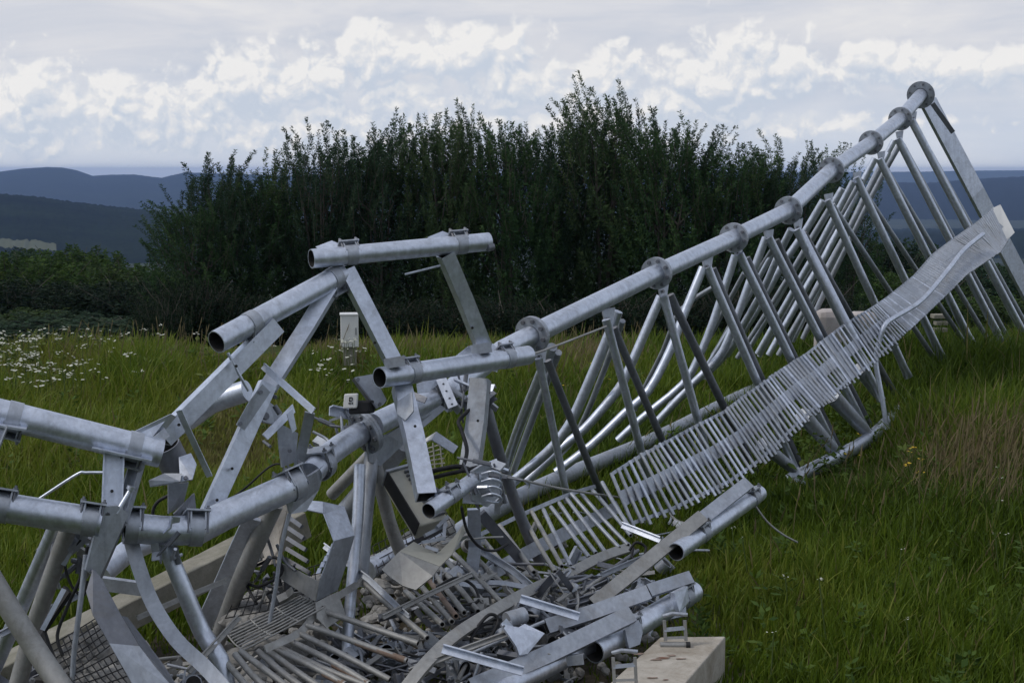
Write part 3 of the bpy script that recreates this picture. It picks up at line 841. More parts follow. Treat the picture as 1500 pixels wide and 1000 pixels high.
def add_tube(name, parent, pts, wide, mat=None, n=14, hollow=0.0, curve=0, w2=None, flat_ends=False, label=None):
    """a round tube through photo points; wide = its width in photo pixels at the first point"""
    path = pp(pts)
    r = wpx(wide, pts[0][2]) / 2
    r2 = wpx(w2, pts[-1][2]) / 2 if w2 else r
    if curve: path = smooth_path(path, curve)
    fl = None
    if flat_ends and len(path) == 2:
        a, b = path; l = (b - a).length; e = min(.10 / l, .2)
        path = [a, a.lerp(b, e * .55), a.lerp(b, e), b.lerp(a, e), b.lerp(a, e * .55), b]
        fl = [.45, .55, 1, 1, .55, .45]
    mb = MB(); k = len(path)
    sc = [1 + (r2 / r - 1) * i / (k - 1) for i in range(k)]
    mb.sweep(path, circ(r, n), scale=sc, smooth=True, hollow=hollow, flat=fl)
    return mb.build(name, mat or GALV, parent, label)


def add_bar(name, parent, pts, wide, thick, mat=None, roll=0.0, kind='rect', hollow=0.0, curve=0, label=None, bevel=0.0):
    """flat bar / square tube / angle / channel; sizes in photo pixels at the first point"""
    path = pp(pts)
    if curve: path = smooth_path(path, curve)
    d = pts[0][2]; w_ = wpx(wide, d); t_ = wpx(thick, d)
    prof = {'rect': lambda: rect(w_, t_), 'angle': lambda: angle_prof(w_, t_, .006), 'channel': lambda: channel_prof(w_, t_, .006)}[kind]()
    mb = MB().sweep(path, prof, roll=R(roll), hollow=hollow)
    return mb.build(name, mat or GALV, parent, label, bevel)


def add_plate(name, parent, pts, th=0.006, mat=None, holes=(), label=None):
    q = pp(pts)
    mb = MB().plate(q, th)
    o = mb.build(name, mat or GALV, parent, label)
    if holes:
        n = (q[1] - q[0]).cross(q[2] - q[0]).normalized()
        if n.dot(q[0] - CAM) > 0: n = -n
        hb_ = MB()
        for (px, py, d, r) in holes:
            c = P(px, py, d); hb_.sweep([c - n * .001, c + n * (th * .5 + .002)], circ(r, 12))
        hb_.build('bolt_hole', DARKST, o)
    return o


def flange(parent, c, axis, r, mat=None, bolts=8, double=True):
    axis = axis.normalized(); mb = MB()
    ri = r * .52
    mb.sweep([c - axis * .015, c - axis * .001], circ(r, 28), hollow=1 - ri / r)
    mb.mi = [0] * len(mb.mi)
    if double: mb.sweep([c + axis * .001, c + axis * .015], circ(r * .99, 28), hollow=1 - ri / r)
    mb.mi = [0] * len(mb.mi)
    o = mb.build('flange', mat or GALV2, parent)
    s = axis.cross(Vector((0, 0, 1))).normalized(); u = axis.cross(s)
    for k in range(bolts):
        a = 2 * math.pi * (k + .3) / bolts
        q = c + (s * math.cos(a) + u * math.sin(a)) * r * .78
        MB().sweep([q + axis * t for t in (-.027, -.0152, -.0150, .0150, .0152, .027)], circ(.012, 6), scale=[1, 1, .6, .6, 1, 1]).build('bolt', DARKST, o)
    return o


def clamp(parent, p0, p1, t, r, up=None, mat=None, saddle=True, band=.05):
    """a pipe clamp: band round the pipe, ears with bolts, and a folded saddle plate"""
    ax = (p1 - p0).normalized(); c = p0.lerp(p1, t)
    view = (c - CAM).normalized()
    up = (up or Vector((0, 0, 1)))
    u = (up - ax * up.dot(ax)).normalized(); s = ax.cross(u)
    mb = MB()
    mb.sweep([c - ax * band / 2, c + ax * band / 2], circ(r * 1.07, 20), hollow=.05, smooth=True); mb.mi = [0] * len(mb.mi)
    if saddle:
        # folded V plate on the back: two sloping cheeks and a flat
        for sg in (-1, 1):
            b = len(mb.v)
            q = [c + ax * sg * band * .5 + s * r * 1.05 * k2 + u * r * uu for k2, uu in ((-1, -0.1), (1, -0.1), (.85, 1.1), (-.85, 1.1))]
            e = [x + ax * sg * .006 for x in q]
            mb.v.extend(q + e)
            for f in ((0, 1, 2, 3), (7, 6, 5, 4), (0, 4, 5, 1), (1, 5, 6, 2), (2, 6, 7, 3), (3, 7, 4, 0)): mb.face([b + i for i in f])
        mb.box(c + u * r * 1.14, ax, s, u, band * 1.9, r * 2.1, .007)
    o = mb.build('pipe_clamp', mat or GALV2, parent)
    bb = MB()
    for sg in (-1, 1):
        for se in (-1, 1):
            q = c + ax * sg * band * .75 + s * se * r * .85 + u * r * 1.15
            bb.bolt(q, u, .010, .010)
            bb.sweep([q, q - u * r * 1.5], circ(.0045, 6))
    bb.build('clamp_bolts', DARKST, o)
    return o


def mount_pipe(parent, a, b, wide, clamps=(), up=None, mat=None, w2=None, nm='mount_pipe'):
    p0, p1 = P(*a), P(*b); r = wpx(wide, a[2]) / 2
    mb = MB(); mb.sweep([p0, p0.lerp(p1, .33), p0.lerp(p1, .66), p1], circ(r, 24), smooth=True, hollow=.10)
    o = mb.build(nm, mat or GALV, parent)
    for t in clamps: clamp(parent, p0, p1, t, r, up, saddle=True)
    return p0, p1, r


# ------------------------------------------------------------------ the long lattice mast
LA = [(640, 588, 6.95), (700, 545, 7.2), (735, 512, 7.32), (780, 490, 7.45), (962, 400, 8.75), (1075, 348, 9.9), (1155, 308, 10.9), (1218, 249, 12.0), (1276, 209, 13.1), (1319, 174, 14.1), (1349, 139, 15.0)]
LB = [(660, 790, 7.8), (716, 752, 8.4), (812, 704, 9.4), (965, 640, 11.0), (1078, 583, 12.8), (1200, 527, 15.4)]
LC = [(1168, 698, 10.0), (1232, 666, 10.65), (1276, 640, 11.25), (1330, 590, 12.5), (1378, 558, 13.4), (1420, 540, 14.1), (1466, 528, 14.9), (1560, 500, 16.5)]
LBX = [(735, 8.7), (812, 9.4), (910, 10.3), (965, 11.0), (1078, 12.7), (1130, 13.9), (1220, 15.6)]
LCX = [(800, 7.8), (890, 8.2), (955, 8.7), (1050, 9.2), (1168, 10.0), (1232, 10.65), (1276, 11.25), (1330, 12.5), (1378, 13.3), (1420, 14.0), (1466, 14.7), (1500, 15.3), (1560, 16.2)]
LAX = [(p[0], p[2]) for p in LA]

mast = thing('lattice_mast', 'long toppled lattice mast of galvanised tubes and flanges, rising to its far end', 'lattice mast', tuple(PG(1168, 10.0, 0.05)))
legp = pp(LA)
for i in range(3, len(LA) - 1):
    a, b = legp[i], legp[i + 1]
    r0 = wpx(31 if i < 4 else 30, LA[3][2]) / 2 * (1 + .045 * (i - 3))
    mb = MB().tube([a, a.lerp(b, .5), b], r0, 22)
    mb.build('leg', GALV, mast)
    flange(mast, a, (b - legp[i - 1]), r0 * (1.78 if i < 7 else 1.72))
flange(mast, legp[-1], legp[-1] - legp[-2], .145, double=False)
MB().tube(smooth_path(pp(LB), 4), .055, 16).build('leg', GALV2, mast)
MB().tube(smooth_path(pp(LC), 4), .052, 16).build('leg', GALV, mast)

# front bracing: (top px, py) -> (bottom px, py), light tube and the darker one behind
fr = [((789, 525), (832, 735), 13, 0), ((802, 528), (886, 738), 13, 1), ((888, 468), (957, 728), 14, 0), ((899, 480), (1012, 742), 13, 1),
      ((972, 434), (1052, 722), 14, 0), ((981, 432), (1112, 702), 14, 1), ((1036, 392), (1168, 694), 14, 0), ((1043, 394), (1178, 696), 14, 1),
      ((1083, 372), (1226, 664), 14, 0), ((1093, 378), (1234, 668), 13, 1), ((1126, 348), (1272, 636), 13, 0), ((1136, 352), (1282, 640), 13, 1),
      ((1167, 336), (1291, 586), 13, 0), ((1172, 338), (1254, 500), 12, 0), ((1177, 342), (1318, 590), 12, 1), ((1212, 293), (1331, 553), 13, 0), ((1219, 300), (1368, 524), 11, 1),
      ((1254, 260), (1381, 526), 13, 0), ((1261, 274), (1415, 505), 10, 1), ((1288, 233), (1423, 502), 13, 0), ((1297, 246), (1452, 505), 10, 1),
      ((1315, 203), (1468, 502), 13, 0), ((1322, 212), (1478, 498), 10, 1), ((1335, 176), (1500, 490), 14, 0), ((1344, 190), (1512, 492), 10, 1)]
for (x0, y0), (x1, y1), wd, dk in fr:
    da = ip(LAX, x0) + (.10 if dk else .0); db = ip(LCX, x1) + (.42 if dk else .15)
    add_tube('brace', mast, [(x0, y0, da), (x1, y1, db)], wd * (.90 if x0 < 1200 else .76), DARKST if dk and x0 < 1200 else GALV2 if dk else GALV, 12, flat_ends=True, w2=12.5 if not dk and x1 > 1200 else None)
# rear bracing, bent down towards the back leg
bk = [([(809, 508), (787, 560), (758, 632), (738, 692)], 17, 0), ([(818, 516), (792, 582), (770, 640), (752, 690)], 12, 1),
      ([(905, 456), (888, 500), (845, 600), (826, 634), (800, 664), (748, 708)], 17, 0), ([(912, 470), (868, 585), (842, 640), (818, 668)], 10, 1),
      ([(968, 434), (926, 530), (911, 562), (893, 586), (857, 627), (820, 658), (770, 706)], 15, 0),
      ([(1030, 392), (1002, 460), (982, 512), (950, 572), (914, 606), (866, 652), (814, 692)], 14, 0), ([(1046, 420), (996, 455), (972, 512), (944, 568), (930, 600)], 8, 1),
      ([(1077, 374), (1045, 470), (1023, 524), (1000, 563), (942, 611), (905, 645)], 13, 0), ([(1090, 400), (1052, 470), (1010, 548), (976, 600)], 8, 1),
      ([(1122, 348), (1104, 396), (1072, 484), (1052, 524), (1013, 564), (960, 620)], 13, 0),
      ([(1159, 336), (1142, 370), (1118, 424), (1092, 470), (1062, 520), (1030, 552)], 12, 0), ([(1135, 360), (1104, 410), (1062, 490), (1044, 520)], 8, 1),
      ([(1206, 294), (1178, 341), (1146, 388), (1118, 438), (1090, 484), (1064, 520)], 12, 0),
      ([(1234, 276), (1188, 352), (1160, 400), (1112, 484), (1090, 520)], 11, 0),
      ([(1250, 266), (1198, 364), (1168, 416), (1110, 518)], 11, 0),
      ([(1282, 232), (1264, 266), (1208, 376), (1184, 416), (1126, 520)], 11, 0),
      ([(1292, 240), (1216, 387), (1140, 520)], 9, 1), ([(1310, 206), (1278, 266), (1226, 372), (1160, 500)], 10, 0), ([(1218, 300), (1168, 384), (1120, 462), (1080, 524)], 8, 1), ([(1262, 262), (1196, 378), (1150, 458), (1112, 522)], 8, 1), ([(1302, 224), (1250, 322), (1196, 420), (1152, 508)], 8, 0), ([(1140, 356), (1090, 446), (1040, 530), (1002, 580)], 9, 0),
      ([(1318, 212), (1290, 262), (1240, 360), (1176, 496)], 9, 1)]
for pts, wd, dk in bk:
    d0 = ip(LAX, pts[0][0]) + .08; d1 = ip(LBX, pts[-1][0]) + (.12 if dk else 0)
    tot_ = [0]
    for q, q2 in zip(pts, pts[1:]): tot_.append(tot_[-1] + math.hypot(q2[0] - q[0], q2[1] - q[1]))
    l = [(q[0], q[1], 1 / (1 / d0 + (1 / d1 - 1 / d0) * t / tot_[-1])) for q, t in zip(pts, tot_)]
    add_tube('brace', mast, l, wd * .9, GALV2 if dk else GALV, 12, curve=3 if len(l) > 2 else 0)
# gusset fins where the braces meet the upper leg
for (x, y) in ((790, 512), (890, 458), (970, 418), (1035, 382), (1080, 362), (1125, 342), (1168, 326), (1213, 288), (1255, 256), (1290, 226), (1317, 196), (1337, 168)):
    d = ip(LAX, x) + .02; k = 9.5 / d
    add_plate('gusset_plate', mast, [(x - 7 * k, y - 4 * k, d), (x + 9 * k, y - 7 * k, d + .08), (x + 6 * k, y + 15 * k, d + .04), (x - 3 * k, y + 16 * k, d)], .01, GALV2,
              holes=((x + 1, y + 8 * k, d + .01, .010),))
# wide end member with its thin loose strip
eb = pp([(1360, 150, 15.1), (1430, 282, 15.4), (1516, 446, 16.0)])
def lift(rl):
    t = (eb[-1] - eb[0]).normalized(); sd = t.cross((eb[1] - CAM).normalized()).normalized(); nn = sd.cross(t)
    n = nn * math.cos(R(rl)) - sd * math.sin(R(rl))
    return n.z * (1 if n.dot(eb[1] - CAM) < 0 else -1)
rl_ = max((-38, 38), key=lift)
MB().sweep(eb, rect(.195, .05), roll=R(rl_)).build('end_beam', GALV, mast)
add_bar('cover_strip', mast, [(1366, 152, 14.9), (1396, 194, 15.0)], 7, 3, DARKST)
for a_, b_, w_ in (((1116, 650, 9.7), (1166, 690, 9.95), 20), ((1176, 608, 10.2), (1226, 664, 10.55), 24), ((1218, 578, 10.8), (1272, 636, 11.2), 24), ((1258, 540, 11.6), (1288, 582, 12.0), 18)):
    add_tube('brace', mast, [a_, ((a_[0] * .15 + b_[0] * .85), (a_[1] * .15 + b_[1] * .85), b_[2]), b_], w_, GALV2, 14, w2=w_ * .55)
# short broken foot pieces at the near end of the lower leg
add_bar('gusset_plate', mast, [(1160, 690, 9.95), (1176, 712, 9.9)], 22, 6, GALV)

# ------------------------------------------------------------------ ladder with close-set rungs hung on the mast
up_l = thing('cable_ladder', 'twisted cable ladder with close-set rungs running up along the mast', 'ladder', tuple(PG(1000, 8.9, 0.05)))
ST = [((896, 694, 8.5), (928, 770, 8.35)), ((940, 666, 8.8), (985, 750, 8.6)), ((974, 648, 9.1), (1030, 728, 8.9)), ((1018, 624, 9.4), (1072, 708, 9.2)),
      ((1062, 602, 9.7), (1114, 678, 9.5)), ((1090, 580, 9.95), (1142, 652, 9.75)), ((1120, 560, 10.2), (1168, 625, 10.0)), ((1144, 542, 10.5), (1196, 600, 10.3)),
      ((1182, 518, 10.9), (1228, 574, 10.7)), ((1202, 502, 11.2), (1244, 560, 11.0)), ((1236, 476, 11.6), (1276, 536, 11.4)), ((1276, 452, 12.0), (1316, 498, 11.8)),
      ((1300, 436, 12.3), (1346, 470, 12.1)), ((1340, 404, 12.7), (1386, 432, 12.5)), ((1367, 373, 13.0), (1416, 402, 12.8)), ((1393, 353, 13.3), (1447, 381, 13.1)),
      ((1433, 325, 13.7), (1466, 368, 13.5)), ((1455, 306, 14.0), (1476, 352, 13.8))]
CNT = [5, 5, 6, 6, 6, 5, 6, 8, 4, 6, 9, 9, 14, 12, 12, 16, 9]
ST = [((a[0], a[1], a[2] - .5), (b[0], b[1], b[2] - .45)) for a, b in ST]
T_ = [P(*a) for a, b in ST]; B_ = [P(*b) for a, b in ST]
rest = MB(); k = 0
for i, c in enumerate(CNT):
    for j in range(c):
        t = (j + random.uniform(-.12, .12)) / c
        a = T_[i].lerp(T_[i + 1], max(0, t)); b = B_[i].lerp(B_[i + 1], max(0, t))
        ov = (b - a).normalized(); e = random.uniform(0, .015 if i < 11 else .004)
        mb = MB() if k < 98 else rest
        mb.sweep([a - ov * e, a.lerp(b, .5) + Vector((random.gauss(0, .002), 0, random.gauss(0, .003))), b + ov * random.uniform(0, .03 if i < 11 else .008)], circ(.0105 if i < 9 else .0095, 8), smooth=True)
        if k < 98: mb.build('rung', GALV if random.random() < .15 else GALV2, up_l)
        k += 1
tag(rest.build('rung_row', GALV2, up_l), kind='stuff')
bk_ = Vector((0, .03, 0))
for f, wd in ((.02, 4), (.5, 18), (.97, 4)):
    pts = [a.lerp(b, f) + bk_ for a, b in zip(T_, B_)]
    MB().sweep(pts, rect(wpx(wd, 10), .02)).build('side_rail', GALV2, up_l)
for i0, t0, i1, t1, oy in ((7, .05, 8, .0, .012), (9, .05, 9, .55, .012), (11, .5, 16, .95, -.0085)):
    a = [T_[i].lerp(T_[i + 1], t) + Vector((0, oy, 0)) for i, t in ((i0, t0), (i1, t1))]
    rngi = range(i0 + 1, i1 + 1)
    tp = [a[0]] + [T_[i] + Vector((0, oy, 0)) for i in rngi] + [a[1]]
    bp = [B_[i0].lerp(B_[i0 + 1], t0)] + [B_[i] for i in rngi] + [B_[i1].lerp(B_[i1 + 1], t1)]
    bp = [q + Vector((0, oy, 0)) for q in bp]
    mb = MB(); mb.v = tp + bp; n = len(tp)
    for q in range(n - 1): mb.face([q, n + q, n + q + 1, q + 1])
    mb.build('cover_sheet', GALV2, up_l)
add_plate('end_plate', up_l, [(1452, 306, 13.7), (1465, 300, 13.75), (1486, 341, 13.6), (1473, 354, 13.55)], .012, WHITE, holes=((1462, 313, 13.7, .012),))
strap = thing('bent_conduit', 'pale bent conduit lying along the cable ladder, its lower end in the grass', 'conduit', tuple(P(1300, 624, 11.4)))
add_tube('conduit_tube', strap, [(1440, 343, 12.85), (1412, 366, 12.5), (1388, 396, 12.2), (1350, 440, 11.75), (1312, 464, 11.4), (1297, 475, 11.25), (1288, 500, 11.25), (1283, 530, 11.25), (1290, 572, 11.25), (1300, 628, 11.25)], 6.5, GALV, 10, curve=4)

# ------------------------------------------------------------------ collapsed wide-rung ladder in front
lo_l = thing('collapsed_ladder', 'collapsed dusty ladder with wide-set round rungs lying across the heap of wreckage', 'ladder', tuple(PG(640, 6.2, 0.05)))
RG = [(330, 968, 372, 1016), (344, 957, 398, 1014), (352, 953, 432, 1014), (378, 953, 452, 1012), (393, 953, 478, 1012), (404, 950, 506, 1002), (410, 948, 538, 1004), (427, 939, 541, 1001),
      (440, 928, 571, 995), (449, 915, 596, 967), (467, 892, 612, 942), (531, 851, 626, 934), (594, 866, 648, 914), (617, 858, 662, 910), (627, 846, 668, 902), (635, 838, 680, 897), (643, 831, 700, 895),
      (651, 817, 715, 889), (661, 807, 734, 882), (679, 799, 753, 871), (706, 788, 764, 862), (732, 770, 782, 838), (765, 752, 813, 837), (779, 749, 823, 829), (796, 746, 836, 829), (807, 742, 863, 816),
      (819, 736, 873, 810), (830, 730, 886, 808), (837, 723, 907, 802), (851, 722, 920, 798), (868, 718, 924, 784), (882, 706, 926, 778)]
DT = [(330, 5.62), (440, 5.85), (530, 6.3), (640, 6.75), (735, 7.4), (800, 7.75), (870, 8.15)]
DB = [(372, 5.45), (540, 5.55), (612, 5.8), (680, 6.1), (734, 6.4), (813, 6.95), (926, 7.65)]
for i, (x0, y0, x1, y1) in enumerate(RG):
    d0, d1 = ip(DT, x0), ip(DB, x1)
    mt = RUSTY if i in (14,) else DUSTY if i < 24 else GALV2
    a, b = P(x0, y0, d0), P(x1, y1, d1)
    mid = a.lerp(b, .5) + Vector((0, 0, random.gauss(0, .006)))
    r0 = .0128 if i < 22 else .0115
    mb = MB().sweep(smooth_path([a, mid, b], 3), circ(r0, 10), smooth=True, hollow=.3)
    mb.build('rung', mt, lo_l, 'rusty rung' if mt is RUSTY else None)
# rust-coloured lower halves
for i, f0 in ((5, .7), (7, .55), (9, .5)):
    x0, y0, x1, y1 = RG[i]; d0, d1 = ip(DT, x0), ip(DB, x1)
    a, b = P(x0, y0, d0), P(x1, y1, d1)
    MB().tube([a.lerp(b, f0), a.lerp(b, .98)], .0134, 10).build('rung_sleeve', RUSTY, lo_l)
rail = pp([(588, 1014, 5.5), (625, 968, 5.62), (668, 928, 5.85), (720, 895, 6.12), (780, 862, 6.5), (830, 840, 6.9), (880, 815, 7.3), (926, 799, 7.65)])
MB().sweep(smooth_path(rail, 5), channel_prof(.052, .022, .005), roll=R(24)).build('side_rail', DUSTY, lo_l)
MB().sweep(smooth_path(pp([(388, 950, 5.66), (440, 925, 5.85), (470, 890, 6.0), (532, 850, 6.3)]), 4), rect(.03, .006)).build('side_rail', DUSTY, lo_l)
MB().sweep(smooth_path(pp([(617, 856, 6.67), (660, 806, 6.9), (732, 769, 7.4), (779, 747, 7.65), (836, 723, 7.98), (872, 712, 8.16)]), 4), rect(.022, .006)).build('side_rail', GALV2, lo_l)
MB().sweep(smooth_path(pp([(700, 850, 6.7), (790, 800, 7.4), (860, 765, 7.85), (905, 742, 8.2)]), 4), rect(.07, .02)).build('middle_rail', GALV2, lo_l)

# ------------------------------------------------------------------ near, buckled end of the mast
bt = thing('buckled_mast_top', 'buckled near section of the mast, its fat leg tube kinked above the rubble', 'lattice mast', tuple(PG(520, 6.4, 0.05)))
N1 = pp([(186, 772, 5.5), (240, 777, 5.56), (292, 776, 5.6)])
MB().sweep(N1, circ(.058, 22), smooth=True, hollow=.1).build('leg', GALV, bt)
N2 = pp([(284, 778, 5.6), (330, 754, 5.7), (380, 733, 5.8), (440, 706, 5.92)])
MB().tube(N2, .059, 22).build('leg', GALV, bt)
N3 = pp([(455, 694, 6.0), (478, 668, 6.15), (500, 652, 6.3), (528, 634, 6.5)])
MB().tube(N3, .052, 22).build('leg', GALV, bt)
N4 = pp([(548, 622, 6.55), (590, 602, 6.72), (650, 578, 6.98)])
MB().tube(N4, .054, 22).build('leg', GALV, bt)
N5 = pp([(650, 578, 6.98), (700, 542, 7.18), (735, 513, 7.32), (782, 489, 7.46)])
MB().tube(N5, .052, 22).build('leg', GALV, bt)
flange(bt, P(536, 632, 6.52), N4[0] - N3[-1], .105, GALV2)
for (a, b, t) in ((N1[0], N1[-1], .05), (N1[0], N1[-1], .95), (N2[0], N2[-1], .94), (N3[0], N3[-1], .2), (N4[0], N4[-1], .9)):
    clamp(bt, a, b, t, .060, up=Vector((0, .5, 1)))
# hanging plate at the kink and clamp at the left end
add_plate('kink_plate', bt, [(436, 705, 5.88), (462, 690, 5.95), (478, 676, 6.05), (466, 716, 6.0), (447, 748, 5.95), (424, 752, 5.9), (418, 730, 5.88)], .012, GALV2)
add_plate('kink_plate', bt, [(536, 640, 6.5), (566, 636, 6.6), (640, 590, 6.88), (652, 598, 6.9), (590, 650, 6.7), (556, 682, 6.6), (540, 676, 6.52)], .012, GALV2)
# hanging brace tubes
for pts, wd, mt, cv_, w2 in (
        ([(234, 776, 5.62), (268, 860, 5.62), (296, 925, 5.65), (322, 966, 5.62), (332, 1010, 5.6)], 24, GALV, 3, 28),
        ([(402, 738, 5.98), (362, 826, 6.05), (338, 886, 6.2), (318, 940, 6.3)], 27, DUSTY, 3, 24),
        ([(527, 680, 6.42), (524, 760, 6.36), (514, 870, 6.25), (508, 960, 6.15)], 17, GALV, 3, 17),
        ([(545, 660, 6.6), (534, 780, 6.48), (530, 858, 6.45)], 21, GALV2, 3, 20),
        ([(545, 660, 6.6), (570, 762, 6.7), (590, 816, 6.8)], 19, DUSTY, 3, 20),
        ([(592, 646, 6.95), (566, 676, 7.1), (532, 722, 7.3), (500, 760, 7.45)], 34, GALV2, 3, 34),
        ([(548, 660, 7.15), (486, 724, 7.4)], 18, DUSTY, 0, 18),
        ([(706, 572, 7.1), (724, 640, 7.15), (742, 700, 7.3), (768, 770, 7.4), (792, 824, 7.45)], 17, DARKST, 3, 17),
        ([(88, 758, 5.5), (40, 868, 5.66), (4, 950, 5.8), (-20, 1005, 5.85)], 24, GALV, 3, 22),
        ([(106, 758, 5.46), (66, 870, 5.55), (46, 930, 5.6), (24, 1010, 5.6)], 25, DUSTY, 3, 26),
        ([(-28, 820, 5.15), (20, 900, 5.15), (60, 962, 5.15), (100, 1020, 5.1)], 31, DUSTY, 3, 32)):
    add_tube('brace', bt, pts, wd, mt, 16, curve=cv_, w2=w2)
add_bar('flat_brace', bt, [(370, 758, 5.95), (345, 812, 6.1), (318, 872, 6.25), (298, 915, 6.35)], 26, 6, GALV, roll=12)
add_bar('flat_brace', bt, [(694, 745, 6.75), (696, 800, 6.8), (690, 845, 6.8)], 19, 8, GALV)
add_bar('flat_brace', bt, [(704, 752, 6.8), (746, 800, 6.95), (772, 830, 7.0)], 16, 6, DARKST)
add_tube('leg', bt, [(150, 838, 6.3), (186, 808, 6.4), (250, 778, 6.6)], 34, GALV, 18, w2=32)
add_tube('leg', bt, [(540, 834, 7.0), (580, 812, 7.15), (640, 784, 7.35)], 30, GALV, 18)
add_bar('flat_brace', bt, [(137, 852, 6.2), (210, 862, 6.15)], 20, 8, GALV2, roll=-25)
add_tube('thin_rod', bt, [(126, 812, 5.4), (118, 880, 5.38), (108, 960, 5.36), (106, 1010, 5.35)], 8, GALV2, 8, curve=3)
add_tube('thin_rod', bt, [(424, 752, 5.9), (412, 800, 5.9), (404, 860, 5.9), (394, 915, 5.9)], 6, GALV2, 8, curve=3)
add_bar('curved_strap', bt, [(192, 792, 5.55), (204, 832, 5.52), (224, 884, 5.5), (258, 936, 5.45), (300, 976, 5.4), (332, 1012, 5.35)], 21, 3, GALV2, curve=4)

# ------------------------------------------------------------------ antenna mounting frames
# frame at the left edge: two pipes and an upright channel
fa = thing('antenna_frame', 'low antenna frame at the left end with two thick pipes joined by an upright channel', 'antenna frame', tuple(P(165, 800, 5.35)))
p0, p1, r = mount_pipe(fa, (-90, 728, 5.15), (148, 765, 5.3), 44, (.38, .93), up=Vector((.2, .4, 1)))
p0, p1, r = mount_pipe(fa, (-60, 591, 5.25), (236, 664, 5.5), 44, (.26, .86), up=Vector((0, .3, -1)))
add_plate('base_plate', fa, [(134, 657, 5.3), (222, 676, 5.4), (226, 668, 5.6), (140, 650, 5.5)], .008, GALV)
add_plate('base_plate', fa, [(-30, 620, 5.15), (38, 630, 5.2), (42, 622, 5.4), (-20, 612, 5.35)], .008, GALV)
add_bar('upright_channel', fa, [(167, 664, 5.42), (164, 746, 5.38)], 30, 12, GALV, kind='channel', roll=180)
add_bar('upright_channel', fa, [(206, 672, 5.5), (186, 740, 5.45), (178, 765, 5.42)], 20, 12, GALV2, kind='channel', roll=150)
add_bar('upright_channel', fa, [(0, 622, 5.2), (-24, 680, 5.15)], 26, 12, GALV2, kind='channel', roll=170)
add_plate('clamp_plate', fa, [(144, 742, 5.28), (172, 740, 5.32), (187, 752, 5.36), (178, 772, 5.34), (144, 846, 5.30), (124, 834, 5.26), (138, 782, 5.26)], .014, GALV2, holes=((157, 752, 5.30, .009), (135, 836, 5.27, .008)))
add_plate('clamp_plate', fa, [(178, 772, 5.36), (183, 766, 5.46), (148, 846, 5.42), (142, 848, 5.32)], .010, DARKST)
add_tube('anchor_bolt', fa, [(192, 716, 5.36), (170, 752, 5.32)], 7, GALV, 10)
add_tube('anchor_bolt', fa, [(193, 712, 5.35), (191, 717, 5.35)], 13, GALV, 6)

fb = thing('antenna_frame', 'leaning antenna frame with one open pipe held up by two long square arms', 'antenna frame', tuple(P(330, 720, 5.8)))
p0, p1, r = mount_pipe(fb, (317, 501, 5.75), (500, 402, 6.3), 35, (.26, .93), up=Vector((.2, .6, -1)))
add_bar('square_arm', fb, [(404, 476, 5.95), (322, 558, 5.8), (238, 642, 5.65)], 26, 20, GALV, roll=18, hollow=.16)
add_bar('square_arm', fb, [(500, 396, 6.3), (448, 482, 6.15), (394, 566, 6.0)], 22, 20, GALV, roll=-14, hollow=.16)
add_bar('square_arm', fb, [(392, 562, 5.98), (348, 660, 5.88), (306, 752, 5.78)], 25, 16, GALV, roll=16, hollow=.16)
add_plate('splice_plate', fb, [(366, 586, 5.85), (384, 562, 5.87), (396, 574, 5.88), (358, 630, 5.85), (346, 622, 5.84)], .010, GALV2, holes=((382, 574, 5.86, .008), (352, 620, 5.84, .008)))
add_plate('splice_plate', fb, [(196, 632, 5.5), (250, 606, 5.55), (258, 610, 5.57), (236, 636, 5.55), (216, 650, 5.5)], .008, GALV)
add_plate('splice_plate', fb, [(222, 642, 5.5), (238, 628, 5.55), (246, 640, 5.55), (228, 656, 5.5)], .03, GALV2)
add_tube('bent_leg', fb, [(226, 640, 6.1), (276, 614, 6.12), (310, 590, 6.1), (362, 572, 6.05)], 32, GALV, 20, curve=3)
add_bar('stay', fb, [(386, 536, 5.95), (422, 568, 5.9), (460, 602, 5.85)], 10, 5, GALV, kind='angle', roll=170)
add_bar('stay', fb, [(454, 604, 5.9), (436, 690, 6.0)], 15, 5, GALV2)
add_bar('stay', fb, [(262, 600, 5.6), (284, 648, 5.65), (307, 697, 5.7)], 9, 5, GALV, kind='angle', roll=170)
add_tube('stay_rod', fb, [(334, 517, 5.8), (350, 548, 5.82), (364, 572, 5.85)], 4.5, GALV, 8)

fc = thing('antenna_frame', 'highest antenna frame, a level open pipe over a second one on two square arms', 'antenna frame', tuple(P(600, 600, 6.4)))
p0, p1, r = mount_pipe(fc, (456, 379, 6.2), (716, 354, 6.6), 28.5, (.21, .83), up=Vector((-.2, .8, .8)))
q0, q1, r2 = mount_pipe(fc, (556, 553, 6.2), (774, 520, 6.9), 31, (.2, .84), up=Vector((-.2, .8, .8)))
add_bar('square_arm', fc, [(507, 396, 6.3), (540, 460, 6.3), (575, 528, 6.3)], 22, 20, GALV, roll=20, hollow=.14)
add_bar('square_arm', fc, [(652, 372, 6.5), (680, 438, 6.6), (708, 508, 6.7)], 22, 20, GALV, roll=20, hollow=.14)
for (x, y, d) in ((577, 530, 6.2), (704, 510, 6.62)):
    add_bar('arm_bracket', fc, [(x - 14, y + 3, d), (x + 16, y - 2, d)], 15, 16, GALV2, kind='channel', roll=0)
add_plate('saddle_plate', fc, [(462, 362, 6.35), (486, 353, 6.38), (510, 363, 6.38), (518, 384, 6.34), (500, 392, 6.32)], .008, GALV)
add_plate('saddle_plate', fc, [(626, 348, 6.58), (648, 339, 6.6), (672, 348, 6.62), (682, 368, 6.6), (656, 378, 6.56)], .008, GALV)
add_plate('saddle_plate', fc, [(664, 524, 6.72), (686, 507, 6.74), (722, 503, 6.8), (738, 522, 6.8), (728, 545, 6.78)], .008, GALV)
